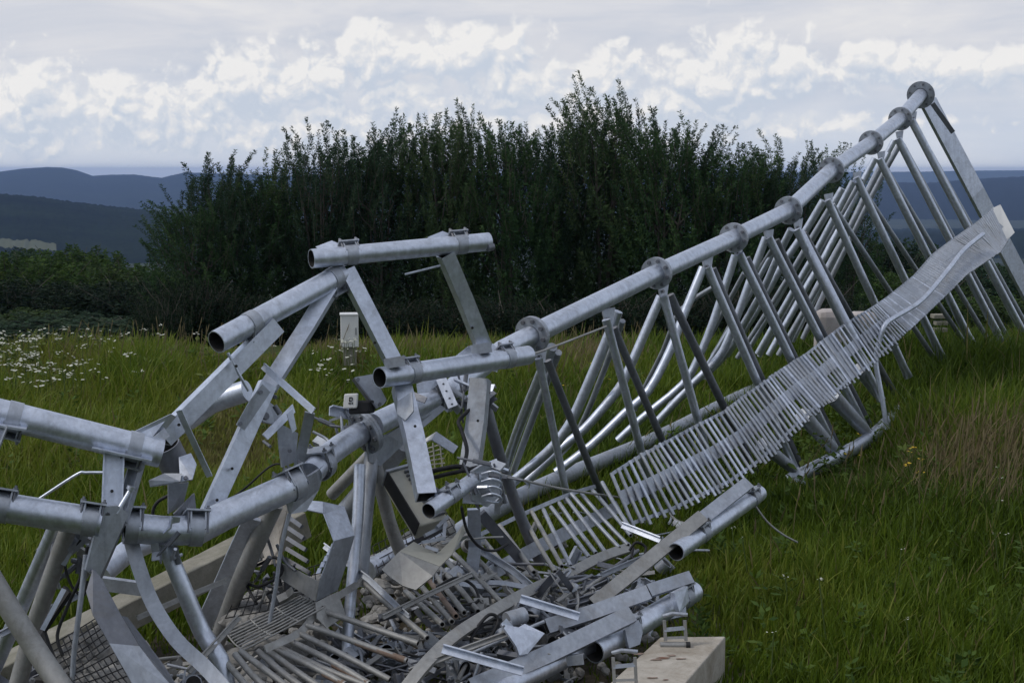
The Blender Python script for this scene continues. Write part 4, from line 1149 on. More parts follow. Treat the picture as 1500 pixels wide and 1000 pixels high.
add_tube('loose_rod', fc, [(593, 402, 6.45), (645, 389, 6.5)], 3.2, GALV, 8)
add_tube('end_bolt', fc, [(714, 363, 6.56), (722, 361, 6.58)], 12, DARKST, 6)

fd = thing('antenna_frame', 'short open pipe at the foot of a square arm in the middle of the wreck', 'antenna frame', tuple(P(660, 760, 6.0)))
p0, p1, r = mount_pipe(fd, (628, 748, 5.92), (704, 696, 6.25), 24, (.42,), up=Vector((0, .6, 1)))
add_bar('square_arm', fd, [(588, 566, 6.35), (606, 640, 6.2), (624, 728, 6.0)], 27, 22, GALV, roll=16, hollow=.14)
add_bar('square_arm', fd, [(704, 556, 6.75), (698, 620, 6.7), (688, 690, 6.62)], 27, 22, GALV2, roll=-16, hollow=.14)
add_plate('clamp_plate', fd, [(583, 588, 6.24), (604, 574, 6.24), (606, 602, 6.2), (594, 616, 6.2), (582, 606, 6.22)], .010, GALV2)
add_plate('clamp_plate', fd, [(690, 690, 6.2), (712, 676, 6.22), (730, 690, 6.25), (733, 724, 6.25), (712, 742, 6.22), (690, 732, 6.2)], .03, GALV2)
for i in range(4):
    y = 694 + i * 11
    add_tube('u_bolt', fd, [(706, y, 6.15), (722, y - 4, 6.12), (734, y + 2, 6.15), (730, y + 9, 6.18), (712, y + 6, 6.16)], 4, GALV, 8, curve=3)
add_plate('hinge_plate', fd, [(626, 732, 6.0), (664, 708, 6.1), (692, 700, 6.2), (690, 712, 6.15), (656, 744, 6.02)], .012, GALV)

fe = thing('antenna_frame', 'open antenna pipe strapped under two brown flat arms at the right of the heap', 'antenna frame', tuple(P(990, 830, 6.7)))
p0, p1, r = mount_pipe(fe, (990, 808, 6.6), (1112, 722, 7.4), 27, (.28, .9), up=Vector((-.5, -.4, 1)))
add_bar('flat_arm', fe, [(868, 886, 6.3), (948, 822, 6.55), (1028, 757, 6.8)], 21, 12, DUSTY, roll=10, hollow=.2)
add_bar('flat_arm', fe, [(1026, 762, 6.85), (1060, 735, 7.05), (1095, 708, 7.25)], 20, 10, GALV2, roll=10, hollow=.2)
add_tube('hanging_wire', fe, [(1106, 740, 7.3), (1124, 764, 7.3), (1146, 782, 7.3), (1168, 794, 7.35)], 3, DUSTY, 6, curve=4)

ff = thing('antenna_frame', 'antenna pipe with open end resting on the concrete slab below grey flat arms', 'antenna frame', tuple(P(880, 970, 5.95)))
p0, p1, r = mount_pipe(ff, (870, 954, 5.95), (1016, 866, 6.65), 35, (.33, .88), up=Vector((-.5, -.4, 1)))
add_plate('clamp_plate', ff, [(914, 922, 6.05), (934, 908, 6.1), (940, 926, 6.08), (936, 944, 6.04), (920, 950, 6.02)], .02, GALV2)
add_plate('clamp_plate', ff, [(984, 868, 6.35), (1004, 858, 6.4), (1006, 880, 6.4), (992, 896, 6.35)], .03, GALV)
add_plate('clamp_plate', ff, [(956, 902, 6.4), (1003, 888, 6.5), (1004, 902, 6.48), (968, 910, 6.4)], .02, GALV2)
add_bar('flat_arm', ff, [(690, 1008, 5.62), (800, 960, 5.82), (924, 900, 6.08)], 27, 14, GALV2, roll=12, hollow=.16)
add_bar('flat_arm', ff, [(800, 918, 6.15), (870, 896, 6.25), (949, 868, 6.35)], 22, 12, GALV2, roll=12, hollow=.16)
add_bar('flat_arm', ff, [(948, 866, 6.38), (1010, 846, 6.55)], 19, 12, GALV2, roll=12, hollow=.16)
add_tube('long_pipe', ff, [(716, 1020, 5.62), (800, 976, 5.85), (862, 944, 6.05)], 33, GALV, 20)

# bolt holes in the square arms
def holes(parent, lst):
    for (x, y, d) in lst:
        c = P(x, y, d); v = (CAM - c).normalized()
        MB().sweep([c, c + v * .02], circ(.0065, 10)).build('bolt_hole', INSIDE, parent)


holes(fc, [(549, 502, 6.26), (692, 480, 6.62)])
holes(fb, [(340, 686, 5.82), (318, 732, 5.76), (346, 536, 5.78), (262, 622, 5.6)])
holes(fa, [(164, 719, 5.36)])
holes(fd, [(700, 616, 6.64), (608, 624, 6.16)])

# the knot of clamps under the level pipe and round the foot pipe
kn = thing('clamp_cluster', 'knot of clamps, bolts and small brackets crowded under the level pipe above the kinked leg', 'clamps', tuple(P(680, 612, 6.95)))
rk = random.Random(41)
for i in range(16):
    x, y, d = rk.uniform(655, 716), rk.uniform(548, 606), rk.uniform(6.85, 7.1)
    c = P(x, y, d); a = Vector((rk.gauss(0, 1), rk.gauss(0, .5), rk.gauss(0, 1))).normalized(); b = a.cross(Vector((rk.gauss(0, 1), rk.gauss(0, 1), rk.gauss(0, 1)))).normalized(); e = a.cross(b)
    if i % 3 == 0: MB().box(c, a, b, e, rk.uniform(.06, .12), .010, rk.uniform(.035, .06)).build('bracket', rk.choice((GALV, GALV2)), kn)
    elif i % 3 == 1: MB().bolt(c - a * .05, a, .011, .1).build('bolt', DARKST, kn)
    else: MB().sweep([c - a * .05, c, c + (a + b * .8).normalized() * .06], channel_prof(.045, .025, .005), view=e).build('bracket', rk.choice((GALV, GALV2, DARKST)), kn)
k2 = thing('clamp_cluster', 'knot of bolts and brackets round the inner end of the short open pipe', 'clamps', tuple(P(715, 745, 6.3)))
for i in range(15):
    x, y, d = rk.uniform(690, 738), rk.uniform(676, 742), rk.uniform(6.15, 6.35)
    c = P(x, y, d); a = Vector((rk.gauss(0, 1), rk.gauss(0, .5), rk.gauss(0, 1))).normalized(); b = a.cross(Vector((rk.gauss(0, 1), rk.gauss(0, 1), rk.gauss(0, 1)))).normalized(); e = a.cross(b)
    if i % 3 == 0: MB().box(c, a, b, e, rk.uniform(.05, .10), .010, rk.uniform(.03, .05)).build('bracket', rk.choice((GALV, GALV2)), k2)
    elif i % 3 == 1: MB().bolt(c - a * .04, a, .010, .08).build('bolt', DARKST, k2)
    else: MB().sweep([c - a * .04, c, c + (a + b * .8).normalized() * .05], rect(.03, .006), view=e).build('bracket', rk.choice((GALV, GALV2, DARKST)), k2)


def knot(label, base, n, x0, x1, y0, y1, d0, d1, mats, sc_=1.0):
    t = thing('clamp_cluster', label, 'clamps', tuple(P(*base)))
    for i in range(n):
        c = P(rk.uniform(x0, x1), rk.uniform(y0, y1), rk.uniform(d0, d1))
        a = Vector((rk.gauss(0, .6), rk.gauss(0, .4), rk.gauss(0, 1))).normalized(); b = a.cross(Vector((rk.gauss(0, 1), rk.gauss(0, 1), rk.gauss(0, 1)))).normalized(); e = a.cross(b)
        if i % 4 == 0: MB().box(c, a, b, e, rk.uniform(.06, .12) * sc_, .010, rk.uniform(.03, .06) * sc_).build('bracket', rk.choice(mats), t)
        elif i % 4 == 1: MB().bolt(c - a * .05 * sc_, a, .011, .10 * sc_).build('bolt', DARKST, t)
        elif i % 4 == 2: MB().sweep([c - a * .06 * sc_, c, c + (a + b * .8).normalized() * .06 * sc_], angle_prof(.04, .03, .005), view=e).build('bracket', rk.choice(mats), t)
        else: MB().tube(smooth_path([c - a * .07, c + b * .03, c + a * .07], 4), .007, 7).build('bent_rod', rk.choice(mats), t)


knot('dark clamps and bolts where the braces meet under the left pipe', (100, 850, 5.5), 20, 70, 140, 775, 850, 5.46, 5.7, (DARKST, GALV2, DUSTY))
knot('small clamp and bolts at the head of the kinked round brace, left of centre', (250, 830, 5.56), 9, 228, 268, 768, 818, 5.52, 5.62, (GALV2, GALV), .7)
knot('bolts and bent strips at the foot of the crumpled sheet-metal tray', (440, 850, 6.0), 16, 370, 430, 800, 880, 5.95, 6.2, (DARKST, DUSTY), .8)
knot('clamps and small brackets around the joint above the tray', (470, 690, 6.1), 12, 470, 520, 610, 660, 6.45, 6.65, (GALV2, DARKST), .8)
# slim struts crossing the heap
for i, (a, b, wd, lab) in enumerate((((476, 800, 6.5), (600, 905, 6.0), 8, 'slim angle bar dropping from the tray to the rungs'), ((560, 905, 5.95), (690, 842, 6.4), 7, 'slim bar leaning across the rungs below the cover plate'),
        ((690, 800, 6.9), (800, 880, 6.6), 9, 'slim bar slanting under the ladder behind the curved rail'), ((200, 905, 5.7), (330, 850, 6.0), 8, 'slim bar lying along the concrete beam'),
        ((0, 930, 5.6), (120, 870, 5.8), 9, 'slim bar crossing behind the lower left braces'), ((600, 985, 5.6), (742, 930, 5.8), 8, 'slim bar at the foot of the heap beside the curved rail'),
        ((880, 842, 6.7), (985, 800, 6.9), 8, 'slim bar under the brown arm at the right of the heap'), ((276, 985, 5.45), (350, 905, 5.8), 8, 'slim bar by the foot of the kinked round brace'))):
    t = thing('steel_strut', lab, 'strut', tuple(P(*b)))
    add_bar('strut_bar', t, [a, ((a[0] + b[0]) / 2 + 4, (a[1] + b[1]) / 2 - 3, (a[2] + b[2]) / 2), b], wd, wd * .8, (GALV2, DUSTY)[i % 2], kind='angle', roll=180 + 20 * (i % 3))
# ------------------------------------------------------------------ loose pieces
def radio(name, label, c, ax, ay, az, sx, sy, sz, fins, mat, extra=None):
    t = thing(name, label, 'radio unit', tuple(c - az * sz / 2))
    MB().box(c, ax, ay, az, sx, sy, sz).build('housing', mat, t, bevel=.008)
    for i in range(fins):
        f = (i + .5) / fins - .5
        MB().box(c + az * sz * f * .9 - ay * sy * .72 + ax * sx * .16, ax, ay, az, sx * .62, sy * .6, sz / fins * .38).build('cooling_fin', DARKST, t)
    return t


# finned radio unit behind the square arm
c = P(608, 735, 6.5)
az_ = (P(628, 772, 6.42) - P(578, 690, 6.6)).normalized(); vw = (c - CAM).normalized()
ax_ = az_.cross(vw).normalized(); ay_ = az_.cross(ax_).normalized()
if ay_.dot(vw) < 0: ay_ = -ay_
ax2 = (ax_ * .86 + ay_ * .5).normalized(); ay2 = az_.cross(ax2).normalized()
if ay2.dot(vw) < 0: ay2 = -ay2
ru = thing('radio_unit', 'beige radio unit with rows of dark cooling fins behind the square arm', 'radio unit', tuple(P(628, 778, 6.5)))
MB().box(c, ax2, ay2, az_, .15, .10, .32).build('housing', BEIGE, ru, bevel=.008)
sgn = 1 if ax2.dot(RGT) > 0 else -1
for i in range(13):
    MB().box(c + az_ * (i - 6) * .0225 - ay2 * .058 + ax2 * sgn * .035, ax2, ay2, az_, .066, .022, .008).build('cooling_fin', DARKST, ru)
MB().box(c - ax2 * sgn * .077 - ay2 * .02, ax2, ay2, az_, .006, .09, .31).build('side_cover', BLACK, ru)
MB().box(c - az_ * .166 - ay2 * .01, ax2, ay2, az_, .16, .105, .012).build('end_cap', GALV2, ru)

# small box with a white lid carrying a dark mark
bx = thing('junction_box', 'small black box with a rounded white lid bearing a dark mark', 'junction box', tuple(P(520, 605, 6.3)))
c = P(517, 587, 6.3); ax_ = (RGT * .95 + FWD * -.2 + UPV * .05).normalized(); az_ = UPV.lerp(RGT, .08).normalized(); ay_ = az_.cross(ax_).normalized()
MB().box(c + ay_ * .05 - az_ * .03 + ax_ * .03, ax_, ay_, az_, .10, .09, .06).build('housing', BLACK, bx, bevel=.01)
MB().box(c - ax_ * .01, ax_, ay_, az_, .066, .012, .066).build('lid', WHITE, bx, bevel=.012)
mk = MB()
for dx, dz, w_, h_ in ((-.006, .012, .012, .004), (-.010, .006, .004, .016), (.002, .004, .004, .014), (-.006, -.004, .012, .004), (-.008, -.014, .010, .006), (.004, -.014, .005, .008)):
    mk.box(c - ax_ * .004 + ax_ * dx - ay_ * .0075 + az_ * (dz + .004), ax_, ay_, az_, w_, .003, h_)
mk.build('lid_mark', BLACK, bx)

# tilted mounting plate with a round antenna back behind it
mp_ = thing('mounting_plate', 'tilted steel mounting plate with corner holes beside the white-lidded box', 'plate', tuple(P(560, 598, 6.35)))
add_plate('plate_sheet', mp_, [(519, 553, 6.35), (546, 548, 6.4), (566, 586, 6.38), (562, 592, 6.36), (552, 598, 6.34)], .008, GALV2, holes=((524, 556, 6.34, .008), (556, 592, 6.33, .008)))
add_plate('rim', mp_, [(519, 553, 6.33), (552, 598, 6.32), (548, 600, 6.36), (516, 556, 6.37)], .006, DARKST)
ub = thing('u_bracket', 'perforated flat bracket standing between the two pipes above the leg', 'bracket', tuple(P(665, 598, 6.8)))
add_bar('bracket_bar', ub, [(646, 554, 6.78), (664, 596, 6.72)], 15, 4, GALV)
hb_ = MB()
for t in (.2, .45, .7, .9):
    q = P(646, 554, 6.775).lerp(P(664, 596, 6.715), t); hb_.bolt(q, -FWD, .006, .003)
hb_.build('bolt', DARKST, ub)
ub2 = thing('u_bracket', 'folded bracket plate below the level pipe, next to the perforated bar', 'bracket', tuple(P(625, 585, 6.7)))
add_plate('bracket_sheet', ub2, [(610, 562, 6.75), (640, 552, 6.8), (645, 560, 6.8), (628, 574, 6.76), (612, 576, 6.74)], .006, GALV)
add_plate('bracket_flange', ub2, [(606, 574, 6.7), (626, 582, 6.66), (622, 590, 6.64), (604, 584, 6.68)], .006, DARKST)

# loose gear behind the leaning arm
jk = thing('tilt_bracket', 'jumbled tilt bracket of plates and bolts hanging beside the leaning square arm', 'bracket', tuple(P(410, 650, 6.1)))
add_plate('bracket_sheet', jk, [(376, 600, 6.05), (392, 588, 6.1), (412, 604, 6.12), (402, 622, 6.1), (384, 618, 6.06)], .02, GALV2, holes=((388, 610, 6.02, .016),))
add_plate('bracket_sheet', jk, [(384, 636, 6.05), (428, 592, 6.15), (432, 604, 6.15), (392, 644, 6.05)], .012, GALV)
add_plate('bracket_sheet', jk, [(406, 618, 6.1), (436, 634, 6.15), (432, 676, 6.15), (412, 684, 6.12), (408, 650, 6.1)], .012, GALV2, holes=((424, 660, 6.1, .008),))
add_plate('bracket_sheet', jk, [(420, 606, 6.05), (428, 598, 6.06), (434, 628, 6.06), (428, 634, 6.05)], .012, GALV)
add_tube('bolt', jk, [(392, 575, 6.05), (404, 582, 6.0)], 6, DARKST, 6)
add_tube('bolt', jk, [(386, 646, 6.05), (396, 654, 6.0)], 5, DARKST, 6)
add_tube('bolt', jk, [(402, 594, 6.0), (410, 606, 6.0)], 8, DARKST, 6)
ps = thing('pipe_shoe', 'curved pipe shoe with a pale end plate under the left arm', 'bracket', tuple(P(255, 730, 5.75)))
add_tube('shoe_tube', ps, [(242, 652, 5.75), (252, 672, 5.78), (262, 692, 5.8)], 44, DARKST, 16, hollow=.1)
add_plate('end_plate', ps, [(262, 670, 5.7), (280, 664, 5.72), (288, 680, 5.7), (282, 702, 5.66), (264, 706, 5.66)], .010, GALV, holes=((272, 700, 5.66, .008),))
add_plate('side_plate', ps, [(218, 704, 5.6), (240, 694, 5.66), (266, 694, 5.66), (264, 706, 5.64), (220, 712, 5.6)], .010, GALV2)
add_plate('side_plate', ps, [(246, 708, 5.72), (276, 706, 5.75), (268, 738, 5.78), (246, 752, 5.75)], .010, GALV2)
add_plate('side_plate', ps, [(254, 752, 5.62), (284, 722, 5.7), (288, 762, 5.7), (262, 766, 5.65)], .010, DARKST)

# bent sheet-metal tray with slots
tr_ = thing('sheet_metal_tray', 'crumpled sheet-metal tray with slotted side and a bright folded lip', 'tray', tuple(P(470, 885, 6.0)))
add_plate('lip', tr_, [(449, 733, 6.2), (473, 735, 6.15), (474, 752, 6.05), (446, 746, 6.1)], .005, GALV)
add_plate('lip', tr_, [(473, 735, 6.15), (504, 742, 6.2), (519, 784, 6.1), (489, 792, 5.95), (474, 752, 6.05)], .005, GALV)
add_plate('wall_panel', tr_, [(489, 792, 5.95), (519, 784, 6.1), (508, 822, 6.1), (494, 864, 6.1), (462, 880, 5.95), (470, 846, 5.93)], .005, GALV2)
add_plate('wall_panel', tr_, [(407, 822, 6.1), (438, 836, 6.02), (468, 852, 5.94), (462, 880, 5.94), (409, 846, 6.08)], .005, DUSTY)
add_plate('wall_panel', tr_, [(462, 882, 5.94), (494, 866, 6.08), (506, 900, 6.05), (478, 920, 5.92), (464, 905, 5.92)], .005, DUSTY)
add_plate('wall_panel', tr_, [(404, 740, 6.3), (424, 736, 6.3), (410, 790, 6.2), (408, 824, 6.12), (366, 832, 6.3), (384, 786, 6.3)], .006, CONC)
for i in range(6):
    y = 758 + i * 15
    add_bar('slat', tr_, [(424 - i * 1.5, y, 6.2), (442 + i * 3, y + 13 + i * 2, 6.1)], 6, 4, DARKST)
for i in range(5):
    add_plate('tab', tr_, [(486 - i * 5, 796 + i * 9, 5.97), (492 - i * 5, 794 + i * 9, 5.97), (489 - i * 5, 803 + i * 9, 5.96), (483 - i * 5, 804 + i * 9, 5.96)], .006, GALV)

# broken bracket plate with a window, centre of the heap
cv2 = thing('cover_plate', 'buff steel cover plate with a torn edge and a square window, lying on the rungs', 'plate', tuple(P(610, 864, 6.1)))
add_plate('sheet', cv2, [(559, 834, 6.05), (585, 808, 6.1), (644, 830, 6.05), (634, 844, 6.0), (609, 864, 5.98), (590, 858, 6.0), (572, 846, 6.02)], .008, DUSTY)
add_plate('sheet', cv2, [(585, 808, 6.1), (606, 794, 6.2), (624, 804, 6.18), (640, 812, 6.14), (664, 788, 6.22), (680, 766, 6.3), (682, 778, 6.28), (662, 812, 6.14), (644, 830, 6.05)], .008, BEIGE)
for a, b in (((622, 784, 6.2), (654, 768, 6.3)), ((618, 794, 6.16), (652, 788, 6.2)), ((624, 800, 6.14), (642, 806, 6.12)), ((652, 764, 6.28), (650, 790, 6.2)), ((640, 772, 6.24), (656, 756, 6.3))):
    add_bar('window_bar', cv2, [a, b], 5, 5, GALV2)
add_plate('side_plate', cv2, [(596, 796, 6.22), (650, 770, 6.4), (652, 776, 6.4), (600, 802, 6.2)], .006, BLACK)

# wire basket with folded white sheet
bs = thing('wire_basket', 'small wire guard with a folded pale sheet at the back of the cables', 'wire guard', tuple(P(620, 690, 7.0)))
add_plate('folded_sheet', bs, [(640, 633, 6.85), (671, 654, 6.85), (664, 664, 6.8), (632, 644, 6.8)], .005, GALV)
add_plate('folded_sheet', bs, [(640, 632, 6.87), (632, 644, 6.8), (614, 652, 6.9), (620, 645, 6.92)], .005, WHITE)
for i in range(6):
    add_tube('wire', bs, [(590 + i * 2, 668 + i * 7 - i * 3, 7.0), (648 + i, 650 + i * 7, 7.0)], 2.4, BEIGE, 6)
for i in range(5):
    add_tube('wire', bs, [(604 + i * 10, 654 - i * 2, 7.0), (604 + i * 11, 692 - i * 2, 6.98)], 2, BEIGE, 6)

# V bracket and angle strips in the lower right of the heap
vb = thing('v_bracket', 'pale two-hole bracket cut into a V, lying in the heap by the long grey arm', 'bracket', tuple(P(760, 962, 5.75)))
add_plate('bracket_sheet', vb, [(733, 914, 5.78), (741, 906, 5.8), (754, 922, 5.82), (768, 914, 5.84), (786, 926, 5.84), (797, 928, 5.82), (772, 958, 5.76), (760, 960, 5.74), (756, 948, 5.74)], .012, GALV,
          holes=((768, 926, 5.82, .011), (768, 946, 5.78, .013), (737, 917, 5.78, .006)))
add_tube('pipe_stub', vb, [(742, 908, 5.95), (768, 900, 6.0)], 24, GALV2, 14)
for nm, lab, a, b, wd in (('angle_strip', 'bright angle strip slanting across the rail to the lower arm', (648, 951, 5.62), (766, 984, 5.58), 12),
                          ('angle_strip', 'bright angle strip slanting above the V-shaped bracket', (762, 878, 6.05), (848, 904, 6.02), 11),
                          ('angle_strip', 'thin angle strip beside the brown arm, at the end of the ladder', (912, 770, 7.4), (968, 792, 7.2), 8),
                          ('angle_strip', 'short bent angle strip by the white-lidded box and the flange', (482, 602, 6.5), (530, 612, 6.6), 14)):
    t = thing(nm, lab, 'angle strip', tuple(P(*a)))
    add_bar('angle_bar', t, [a, b], wd, wd * .8, GALV, kind='angle', roll=200)

# folded tall sheet at the lower left
fs = thing('folded_sheet', 'wide folded steel sheet sweeping down to a bright creased end at the lower left', 'steel sheet', tuple(P(200, 1005, 5.2)))
add_plate('sheet', fs, [(136, 832, 5.25), (148, 846, 5.25), (178, 902, 5.22), (204, 946, 5.2), (160, 942, 5.15), (136, 900, 5.18), (126, 866, 5.22)], .006, DARKST)  # upper face in a darker steel, its shade put into the colour
add_plate('sheet', fs, [(160, 942, 5.15), (204, 946, 5.2), (226, 975, 5.18), (256, 1010, 5.15), (200, 1012, 5.12)], .006, GALV2)  # lighter steel paints the lit lower end of the same sheet
add_plate('edge_strip', fs, [(178, 902, 5.22), (186, 904, 5.3), (240, 975, 5.24), (262, 1010, 5.2), (256, 1010, 5.15), (204, 946, 5.2)], .006, DARKST)
gr = thing('grille_panel', 'dark narrow grille panel wedged between the left braces', 'grille', tuple(P(75, 965, 5.5)))
add_plate('grille_sheet', gr, [(96, 858, 5.5), (104, 868, 5.48), (66, 924, 5.45), (78, 962, 5.42), (56, 940, 5.45), (64, 912, 5.48)], .02, BLACK)
add_bar('grille_rim', gr, [(94, 862, 5.44), (62, 922, 5.4)], 7, 4, GALV)

# cables
def cable(label, pts, wd, mat=BLACK):
    t = smooth_path(pp(pts), 6)
    o = MB().tube(t, wpx(wd, pts[0][2]) / 2, 8).build('cable', mat)
    tag(o, label, 'cable')


cable('thick black cable looping across behind the square arm', [(625, 692, 6.5), (650, 686, 6.45), (672, 683, 6.42), (690, 688, 6.42), (702, 690, 6.4)], 7)
cable('second thick black cable under the first, behind the square arm', [(632, 700, 6.5), (655, 694, 6.42), (674, 690, 6.4), (700, 684, 6.42)], 6)
cable('black cable climbing from the pipe clamp to the level pipe', [(676, 690, 6.4), (684, 660, 6.5), (676, 630, 6.6), (672, 616, 6.65), (690, 598, 6.7), (716, 574, 6.75)], 6)
cable('black cable drooping behind the kinked leg', [(330, 736, 6.2), (360, 714, 6.25), (394, 684, 6.3), (412, 680, 6.3), (418, 690, 6.3)], 3)
cable('short black cable hanging under the pipe shoe', [(250, 724, 5.8), (232, 734, 5.8), (224, 748, 5.8), (226, 760, 5.8)], 5)
cable('black cable curling through the heap below the tray', [(350, 836, 6.1), (380, 826, 6.1), (404, 816, 6.1), (412, 840, 6.05), (380, 858, 6.05), (362, 856, 6.1), (376, 884, 6.0)], 4.5)
cable('coil of dark cable among the brackets in the heap', [(690, 930, 5.95), (716, 900, 6.0), (730, 910, 6.0), (708, 944, 5.9), (690, 938, 5.92), (704, 916, 5.98), (722, 912, 6.0)], 5)
cable('loop of dark cable beyond the curved ladder rail', [(922, 806, 7.2), (932, 794, 7.2), (946, 802, 7.2), (940, 818, 7.15), (926, 816, 7.15), (928, 802, 7.2)], 4)
cable('black cable sagging between the left clamps and the braces', [(118, 790, 5.5), (96, 820, 5.5), (104, 856, 5.5), (122, 872, 5.5), (128, 850, 5.5)], 4)
cable('black cable trailing down beside the thin rod on the left', [(128, 800, 5.45), (120, 840, 5.45), (98, 890, 5.45), (84, 930, 5.42), (92, 960, 5.4)], 5)
cable('black cable lying over the wire grating below the tray', [(372, 880, 6.0), (398, 866, 6.05), (420, 872, 6.05), (446, 858, 6.1), (470, 862, 6.1)], 4)
cable('black cable looping among the rungs under the cover plate', [(640, 860, 6.3), (668, 846, 6.4), (694, 858, 6.4), (700, 880, 6.3), (676, 886, 6.25)], 4.5)
cable('black cable hanging from the short open pipe to the rungs', [(676, 742, 6.2), (684, 776, 6.25), (702, 800, 6.35), (724, 806, 6.5), (744, 796, 6.6)], 4.5)
cable('taut grey wire rope from the pipe cluster to the ladder', [(733, 692, 6.9), (742, 697, 7.0), (820, 715, 7.6), (905, 728, 8.3)], 4, DUSTY)
cable('thin grey stay wire from the level pipe to the first brace', [(772, 520, 6.9), (800, 512, 7.1), (888, 478, 7.9)], 3.4, DUSTY)
cable('pale bent rod arching behind the left antenna frame', [(30, 748, 6.3), (58, 730, 6.3), (112, 695, 6.3), (126, 692, 6.3), (160, 692, 6.3)], 4.5, GALV)

# ------------------------------------------------------------------ concrete, rubble, gratings
slab = thing('concrete_slab', 'pale concrete slab with rust stains under the open pipe at the lower right', 'concrete slab', tuple(PG(985, 5.7, 0.0)))
zt = .21
tp = [PG(967, 6.12, zt), PG(1063, 6.13, zt), PG(985, 5.5, zt), PG(1010, 4.9, zt), PG(790, 4.9, zt)]
tp = [PG(967, 6.12, zt), PG(1063, 6.13, zt), PG(930, 5.0, zt), PG(800, 5.0, zt)]
mb = MB(); dn = Vector((0, 0, -.24))
mb.v = tp + [q + dn for q in tp]
mb.face([0, 3, 2, 1]); mb.face([4, 5, 6, 7])
for i in range(4): mb.face([i, (i + 1) % 4, 4 + (i + 1) % 4, 4 + i])
mb.build('slab_body', CONC, slab, bevel=.006)
st_ = MB()
for (px, d, s) in ((972, 5.85, .03), (962, 5.83, .022), (998, 5.84, .018), (985, 5.88, .02), (955, 5.62, .02), (975, 5.6, .014), (935, 5.9, .025)):
    c = PG(px, d, zt + .0025); b = len(st_.v)
    for q in range(9):
        a = q * .698; rr_ = s * random.uniform(.5, 1.1); st_.v.append(c + Vector((math.cos(a) * rr_ * 1.3, math.sin(a) * rr_ * .6, 0)))
    st_.face(range(b, b + 9))
st_.build('rust_stain', RUSTY, slab)
for lab, x0, x1, y0, y1, d in (('wire saddle standing on the concrete slab under the far clamp', 973, 1003, 908, 942, 6.0), ('wire saddle on the near end of the concrete slab', 898, 930, 962, 1004, 5.5)):
    t = thing('wire_saddle', lab, 'saddle', tuple(P((x0 + x1) / 2, y1, d)))
    for x in (x0, x1):
        add_bar('upright', t, [(x, y0, d), (x + 2, y1 - 4, d)], 5, 4, DUSTY)
    add_bar('cross_bar', t, [(x0, y0 + 14, d), (x1, y0 + 11, d)], 6, 4, GALV2)
    add_bar('cross_bar', t, [(x0 + 3, y1 - 8, d), (x1, y1 - 9, d)], 4, 4, DUSTY)
    add_tube('roller', t, [(x0 - 6, y1 + 2, d), (x1 + 4, y1 + 2, d)], 9, DUSTY, 12)
    add_tube('roller_end', t, [(x1 + 2, y1 + 2, d - .01), (x1 + 8, y1 + 2, d - .01)], 9.5, BLACK, 12)
    add_tube('u_bolt', t, [(x0 - 2, y0 - 6, d), (x0 + 12, y0 - 10, d), (x1 + 4, y0 - 8, d)], 6, GALV2, 8)

cb = thing('concrete_beam', 'long pale concrete beam lying behind the braces on the left', 'concrete beam', tuple(P(300, 860, 6.6)))
a0, a1 = P(-40, 1012, 6.1), P(440, 764, 7.1)
ax_ = (a1 - a0).normalized(); up_ = (Vector((0, 0, 1)) - ax_ * ax_.z).normalized(); sd_ = ax_.cross(up_)
mb = MB()
NB = 16; rings = []
for i in range(NB + 1):
    c = a0.lerp(a1, i / NB)
    rings.append([c + sd_ * u * .075 + up_ * (v * .066 + mnoise.noise(c * 6) * .006) for u, v in ((-1, -1), (1, -1), (1, .94), (.94, 1), (-.94, 1), (-1, .94))])
for rr_ in rings: mb.v.extend(rr_)
for i in range(NB):
    for j in range(6): mb.face([i * 6 + j, i * 6 + (j + 1) % 6, i * 6 + 6 + (j + 1) % 6, i * 6 + 6 + j])
mb.face([5, 4, 3, 2, 1, 0]); mb.face([NB * 6 + j for j in range(6)])
mb.build('beam_body', CONC2, cb)

# rubble heap: broken stone under the steel
def stone(mb, c, s, r):
    b = len(mb.v); N = 5; M = 7; o = r.uniform(0, 50)
    q = Matrix.Rotation(r.uniform(0, 6.3), 3, 'Z') @ Matrix.Rotation(r.uniform(-.6, .6), 3, 'X')
    sc = Vector((s * r.uniform(.8, 1.4), s * r.uniform(.7, 1.1), s * r.uniform(.45, .8)))
    for i in range(N + 1):
        th = math.pi * i / N
        for j in range(M):
            ph = 2 * math.pi * j / M
            v = Vector((math.sin(th) * math.cos(ph), math.sin(th) * math.sin(ph), math.cos(th)))
            k = 1 + .35 * mnoise.noise(v * 1.6 + Vector((o, 0, 0)))
            mb.v.append(c + q @ Vector((v.x * sc.x * k, v.y * sc.y * k, v.z * sc.z * k)))
    for i in range(N):
        for j in range(M): mb.face([b + i * M + j, b + (i + 1) * M + j, b + (i + 1) * M + (j + 1) % M, b + i * M + (j + 1) % M])


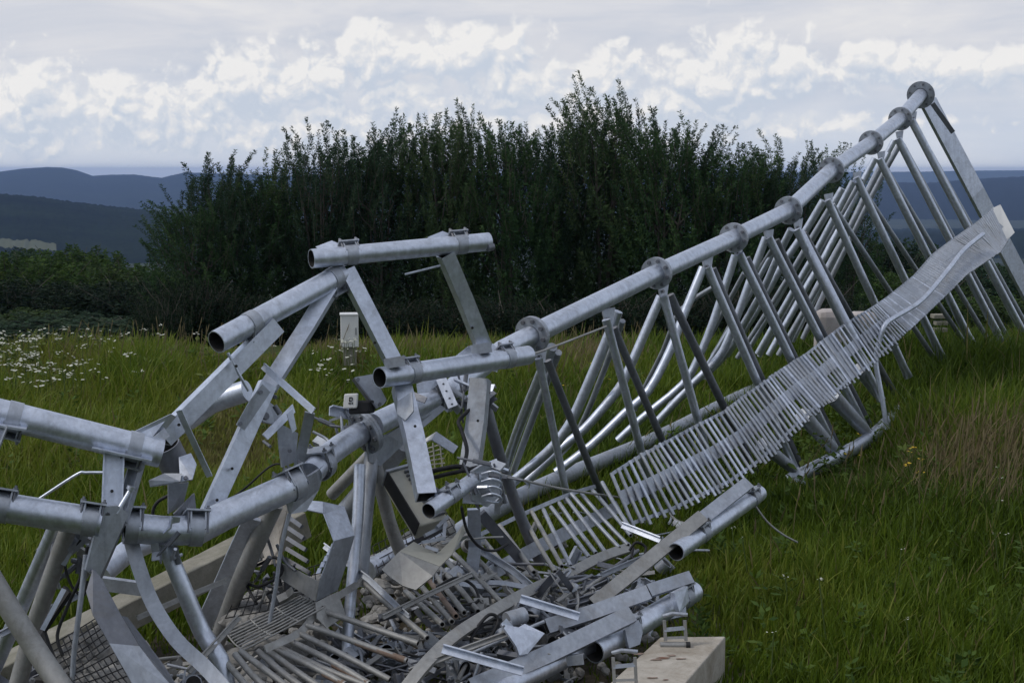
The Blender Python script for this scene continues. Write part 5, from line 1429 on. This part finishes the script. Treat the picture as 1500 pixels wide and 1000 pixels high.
r_ = random.Random(11); rb = MB()
for (x0, x1, d0, d1, n, s, zz) in ((310, 480, 5.7, 6.9, 190, .055, .10), (40, 210, 5.5, 6.4, 110, .055, .10), (200, 330, 5.5, 6.3, 60, .045, .07), (470, 760, 5.7, 7.2, 240, .024, .05), (700, 960, 5.8, 7.2, 140, .026, .06), (530, 600, 6.8, 7.6, 60, .035, .06)):
    for _ in range(n):
        q = PG(r_.uniform(x0, x1), r_.uniform(d0, d1), 0); stone(rb, Vector((q.x, q.y, hz(q.x, q.y) + r_.uniform(0, zz))), s * r_.uniform(.5, 1.25), r_)
for q4, n in (([(352, 856, 6.35), (470, 826, 6.45), (478, 876, 6.1), (330, 905, 6.0)], 130), ([(74, 944, 5.6), (142, 904, 5.75), (162, 944, 5.5), (96, 990, 5.35)], 80), ([(100, 990, 5.35), (168, 955, 5.45), (196, 1000, 5.25), (130, 1016, 5.2)], 60), ([(545, 800, 7.1), (650, 742, 7.5), (668, 778, 7.2), (556, 842, 6.9)], 60)):
    a, b, c, d = [P(*x) for x in q4]
    for _ in range(n):
        u, v = r_.random(), r_.random(); q = a.lerp(b, u).lerp(d.lerp(c, u), v)
        stone(rb, q + Vector((0, .03, -.05 - r_.random() * .05)), .05 * r_.uniform(.6, 1.2), r_)
tag(rb.build('rubble', STONE), 'pale broken stone and rubble under the fallen steelwork', 'rubble', kind='stuff')


def grating(name, label, q, nu, nv, wd, mat):
    a, b, c, d = [P(*x) for x in q]
    t = thing(name, label, 'wire grating', tuple(d))
    for i in range(nu + 1):
        f = i / nu
        MB().tube([a.lerp(b, f), a.lerp(b, f).lerp(d.lerp(c, f), .5) + Vector((0, 0, -.01)), d.lerp(c, f)], wd, 6).build('wire', mat, t)
    for i in range(nv + 1):
        f = i / nv
        MB().tube([a.lerp(d, f), a.lerp(d, f).lerp(b.lerp(c, f), .5) + Vector((0, 0, -.004)), b.lerp(c, f)], wd, 6).build('wire', mat, t)


grating('wire_grating', 'bent wire grating over pale stones below the sheet-metal tray', [(352, 856, 6.35), (470, 826, 6.45), (478, 876, 6.1), (330, 905, 6.0)], 12, 4, .0024, BLACK)
grating('wire_grating', 'wire grating over pale stones at the lower left, beside the folded sheet', [(74, 944, 5.6), (142, 904, 5.75), (162, 944, 5.5), (96, 990, 5.35)], 8, 5, .0024, BLACK)
grating('wire_grating', 'lower wire grating against the bottom left edge, under the first', [(100, 990, 5.35), (168, 955, 5.45), (196, 1000, 5.25), (130, 1016, 5.2)], 8, 4, .0024, BLACK)
grating('wire_grating', 'small wire grating behind the hanging braces in the middle', [(545, 800, 7.1), (650, 742, 7.5), (668, 778, 7.2), (556, 842, 6.9)], 12, 4, .0024, BLACK)
grating('wire_grating', 'long fine-barred grating between the rubble and the ladder rungs', [(330, 925, 5.85), (440, 872, 6.05), (476, 888, 5.95), (356, 952, 5.72)], 3, 8, .004, DUSTY)

# the tangle of small steel fragments nobody could count
r_ = random.Random(23)


def scrap(mbs, n, x0, x1, d0, d1, zmax, smax):
    for _ in range(n):
        q = PG(r_.uniform(x0, x1), r_.uniform(d0, d1), 0)
        c = Vector((q.x, q.y, hz(q.x, q.y) + r_.uniform(.02, zmax)))
        a = Vector((r_.gauss(0, 1), r_.gauss(0, 1), r_.gauss(0, .5))).normalized(); b = a.cross(Vector((r_.gauss(0, 1), r_.gauss(0, 1), r_.gauss(0, 1)))).normalized(); e = a.cross(b)
        k = r_.random(); mb = r_.choice(mbs); s = smax * r_.uniform(.35, 1)
        if r_.random() < .55:   # long thin rod or slim bar
            l = r_.uniform(.09, .24); m_ = c + b * r_.uniform(-.018, .018)
            a.z *= .35; a.normalize()
            if r_.random() < .5: mb.tube(smooth_path([c - a * l, m_, c + a * l], 3), r_.uniform(.004, .010), 7)
            else: mb.sweep(smooth_path([c - a * l, m_, c + a * l], 3), rect(r_.uniform(.012, .028), .006), view=e)
            continue
        if k < .30:       # angle / channel offcut
            mb.sweep([c - a * s, c + a * s], channel_prof(.04 * r_.uniform(.6, 1.3), .025, .005) if r_.random() < .5 else angle_prof(.04, .035, .005), view=b)
        elif k < .52:     # bent plate
            w2 = s * r_.uniform(.3, .6)
            mb.sweep([c - a * s * .6, c, c + (a + b * r_.uniform(.4, 1.2)).normalized() * s * .5], rect(w2, .006), view=e)
        elif k < .74:     # bracket with a round hole pipe
            mb.sweep([c - a * .03, c + a * .03], circ(.035, 14), hollow=.12, smooth=True, view=b)
            mb.box(c + b * .04, a, b, e, .07, .008, .10); mb.bolt(c + b * .045 + e * .035, b, .011, .014); mb.bolt(c + b * .045 - e * .035, b, .011, .014)
        elif k < .96:     # threaded rod / bolt
            mb.sweep([c - a * s * .7, c + a * s * .7], circ(.006, 7)); mb.bolt(c + a * s * .6, a, .013, .012)
        else:             # u-bolt
            path = [c + a * .05 * math.cos(t) * 1.0 + b * .05 * (math.sin(t) if t < 3.15 else 0) for t in np.linspace(0, math.pi, 9)]
            mb.tube([path[0] - b * .06] + path + [path[-1] - b * .06], .006, 7)


sc1, sc2, sc3 = MB(), MB(), MB()
scrap([sc1, sc2, sc3], 170, 640, 850, 5.85, 7.1, .30, .085)
scrap([sc1, sc2, sc3], 140, 470, 700, 5.65, 6.6, .18, .08)
scrap([sc2, sc3], 70, 780, 880, 6.25, 6.9, .30, .07)
scrap([sc1, sc3], 45, 850, 960, 6.55, 7.3, .26, .07)
scrap([sc1, sc2], 80, 200, 420, 5.5, 6.2, .14, .07)
scrap([sc2, sc3], 40, 0, 140, 5.4, 6.0, .14, .09)
scrap([sc1, sc2], 40, 740, 1000, 7.0, 9.0, .14, .10)
scrap([sc1, sc2], 26, 640, 720, 6.6, 7.1, .5, .06)
for mb, mt, lab in ((sc1, GALV2, 'grey offcuts'), (sc2, DUSTY, 'dusty offcuts'), (sc3, DARKST, 'dark brackets')):
    tag(mb.build('scrap', mt), lab + ' and bolts strewn in the heap of wreckage', 'scrap metal', kind='stuff')

# ------------------------------------------------------------------ things on the field beyond
cabn = thing('utility_cabinet', 'white utility cabinet standing in the grass in front of the dark willows', 'cabinet', tuple(PG(513, 16.0, 0.0)))
c = P(512, 484, 16.0); X, Y, Z = Vector((1, .12, 0)).normalized(), Vector((-.12, 1, 0)).normalized(), Vector((0, 0, 1))
MB().box(c, X, Y, Z, .20, .17, .36).build('body', WHITE, cabn, bevel=.008)
MB().box(c + Z * .187, X, Y, Z, .215, .19, .018).build('lid', WHITE, cabn, bevel=.005)
MB().box(c + X * .07 - Y * .088, X, Y, Z, .010, .010, .08).build('handle', DARKST, cabn)
MB().box(c - Z * .28, X, Y, Z, .15, .13, .22).build('plinth', CONC2, cabn)


def slabstone(name, label, px, py0, py1, w_, d, mat, cat, rnd=.08):
    c = P(px, (py0 + py1) / 2, d); h = (py1 - py0) * d / F; ww = w_ * d / F
    o = MB().box(c, Vector((1, .1, 0)).normalized(), Vector((-.1, 1, 0)).normalized(), Vector((0, 0, 1)), ww, ww * .7, h).build(name, mat, None, bevel=rnd)
    tag(o, label, cat)


slabstone('concrete_block', 'rounded pale pinkish block seen through the bracing behind the cable ladder', 1216, 452, 545, 46, 14.6, PINKW, 'block')
slabstone('concrete_block', 'second pale block just right of the rounded one, half hidden by the ladder', 1262, 456, 535, 46, 15.0, PINKW, 'block')
for i, (y, w_) in enumerate(((466, 22), (476, 18), (486, 20))):
    slabstone('paving_slab', f'pale paving slab in a small stack under the ladder, {ORD[i]} from the top', 1376 + (i % 2) * 2, y - 6, y, w_, 16.0, CONC2, 'slab', .006)
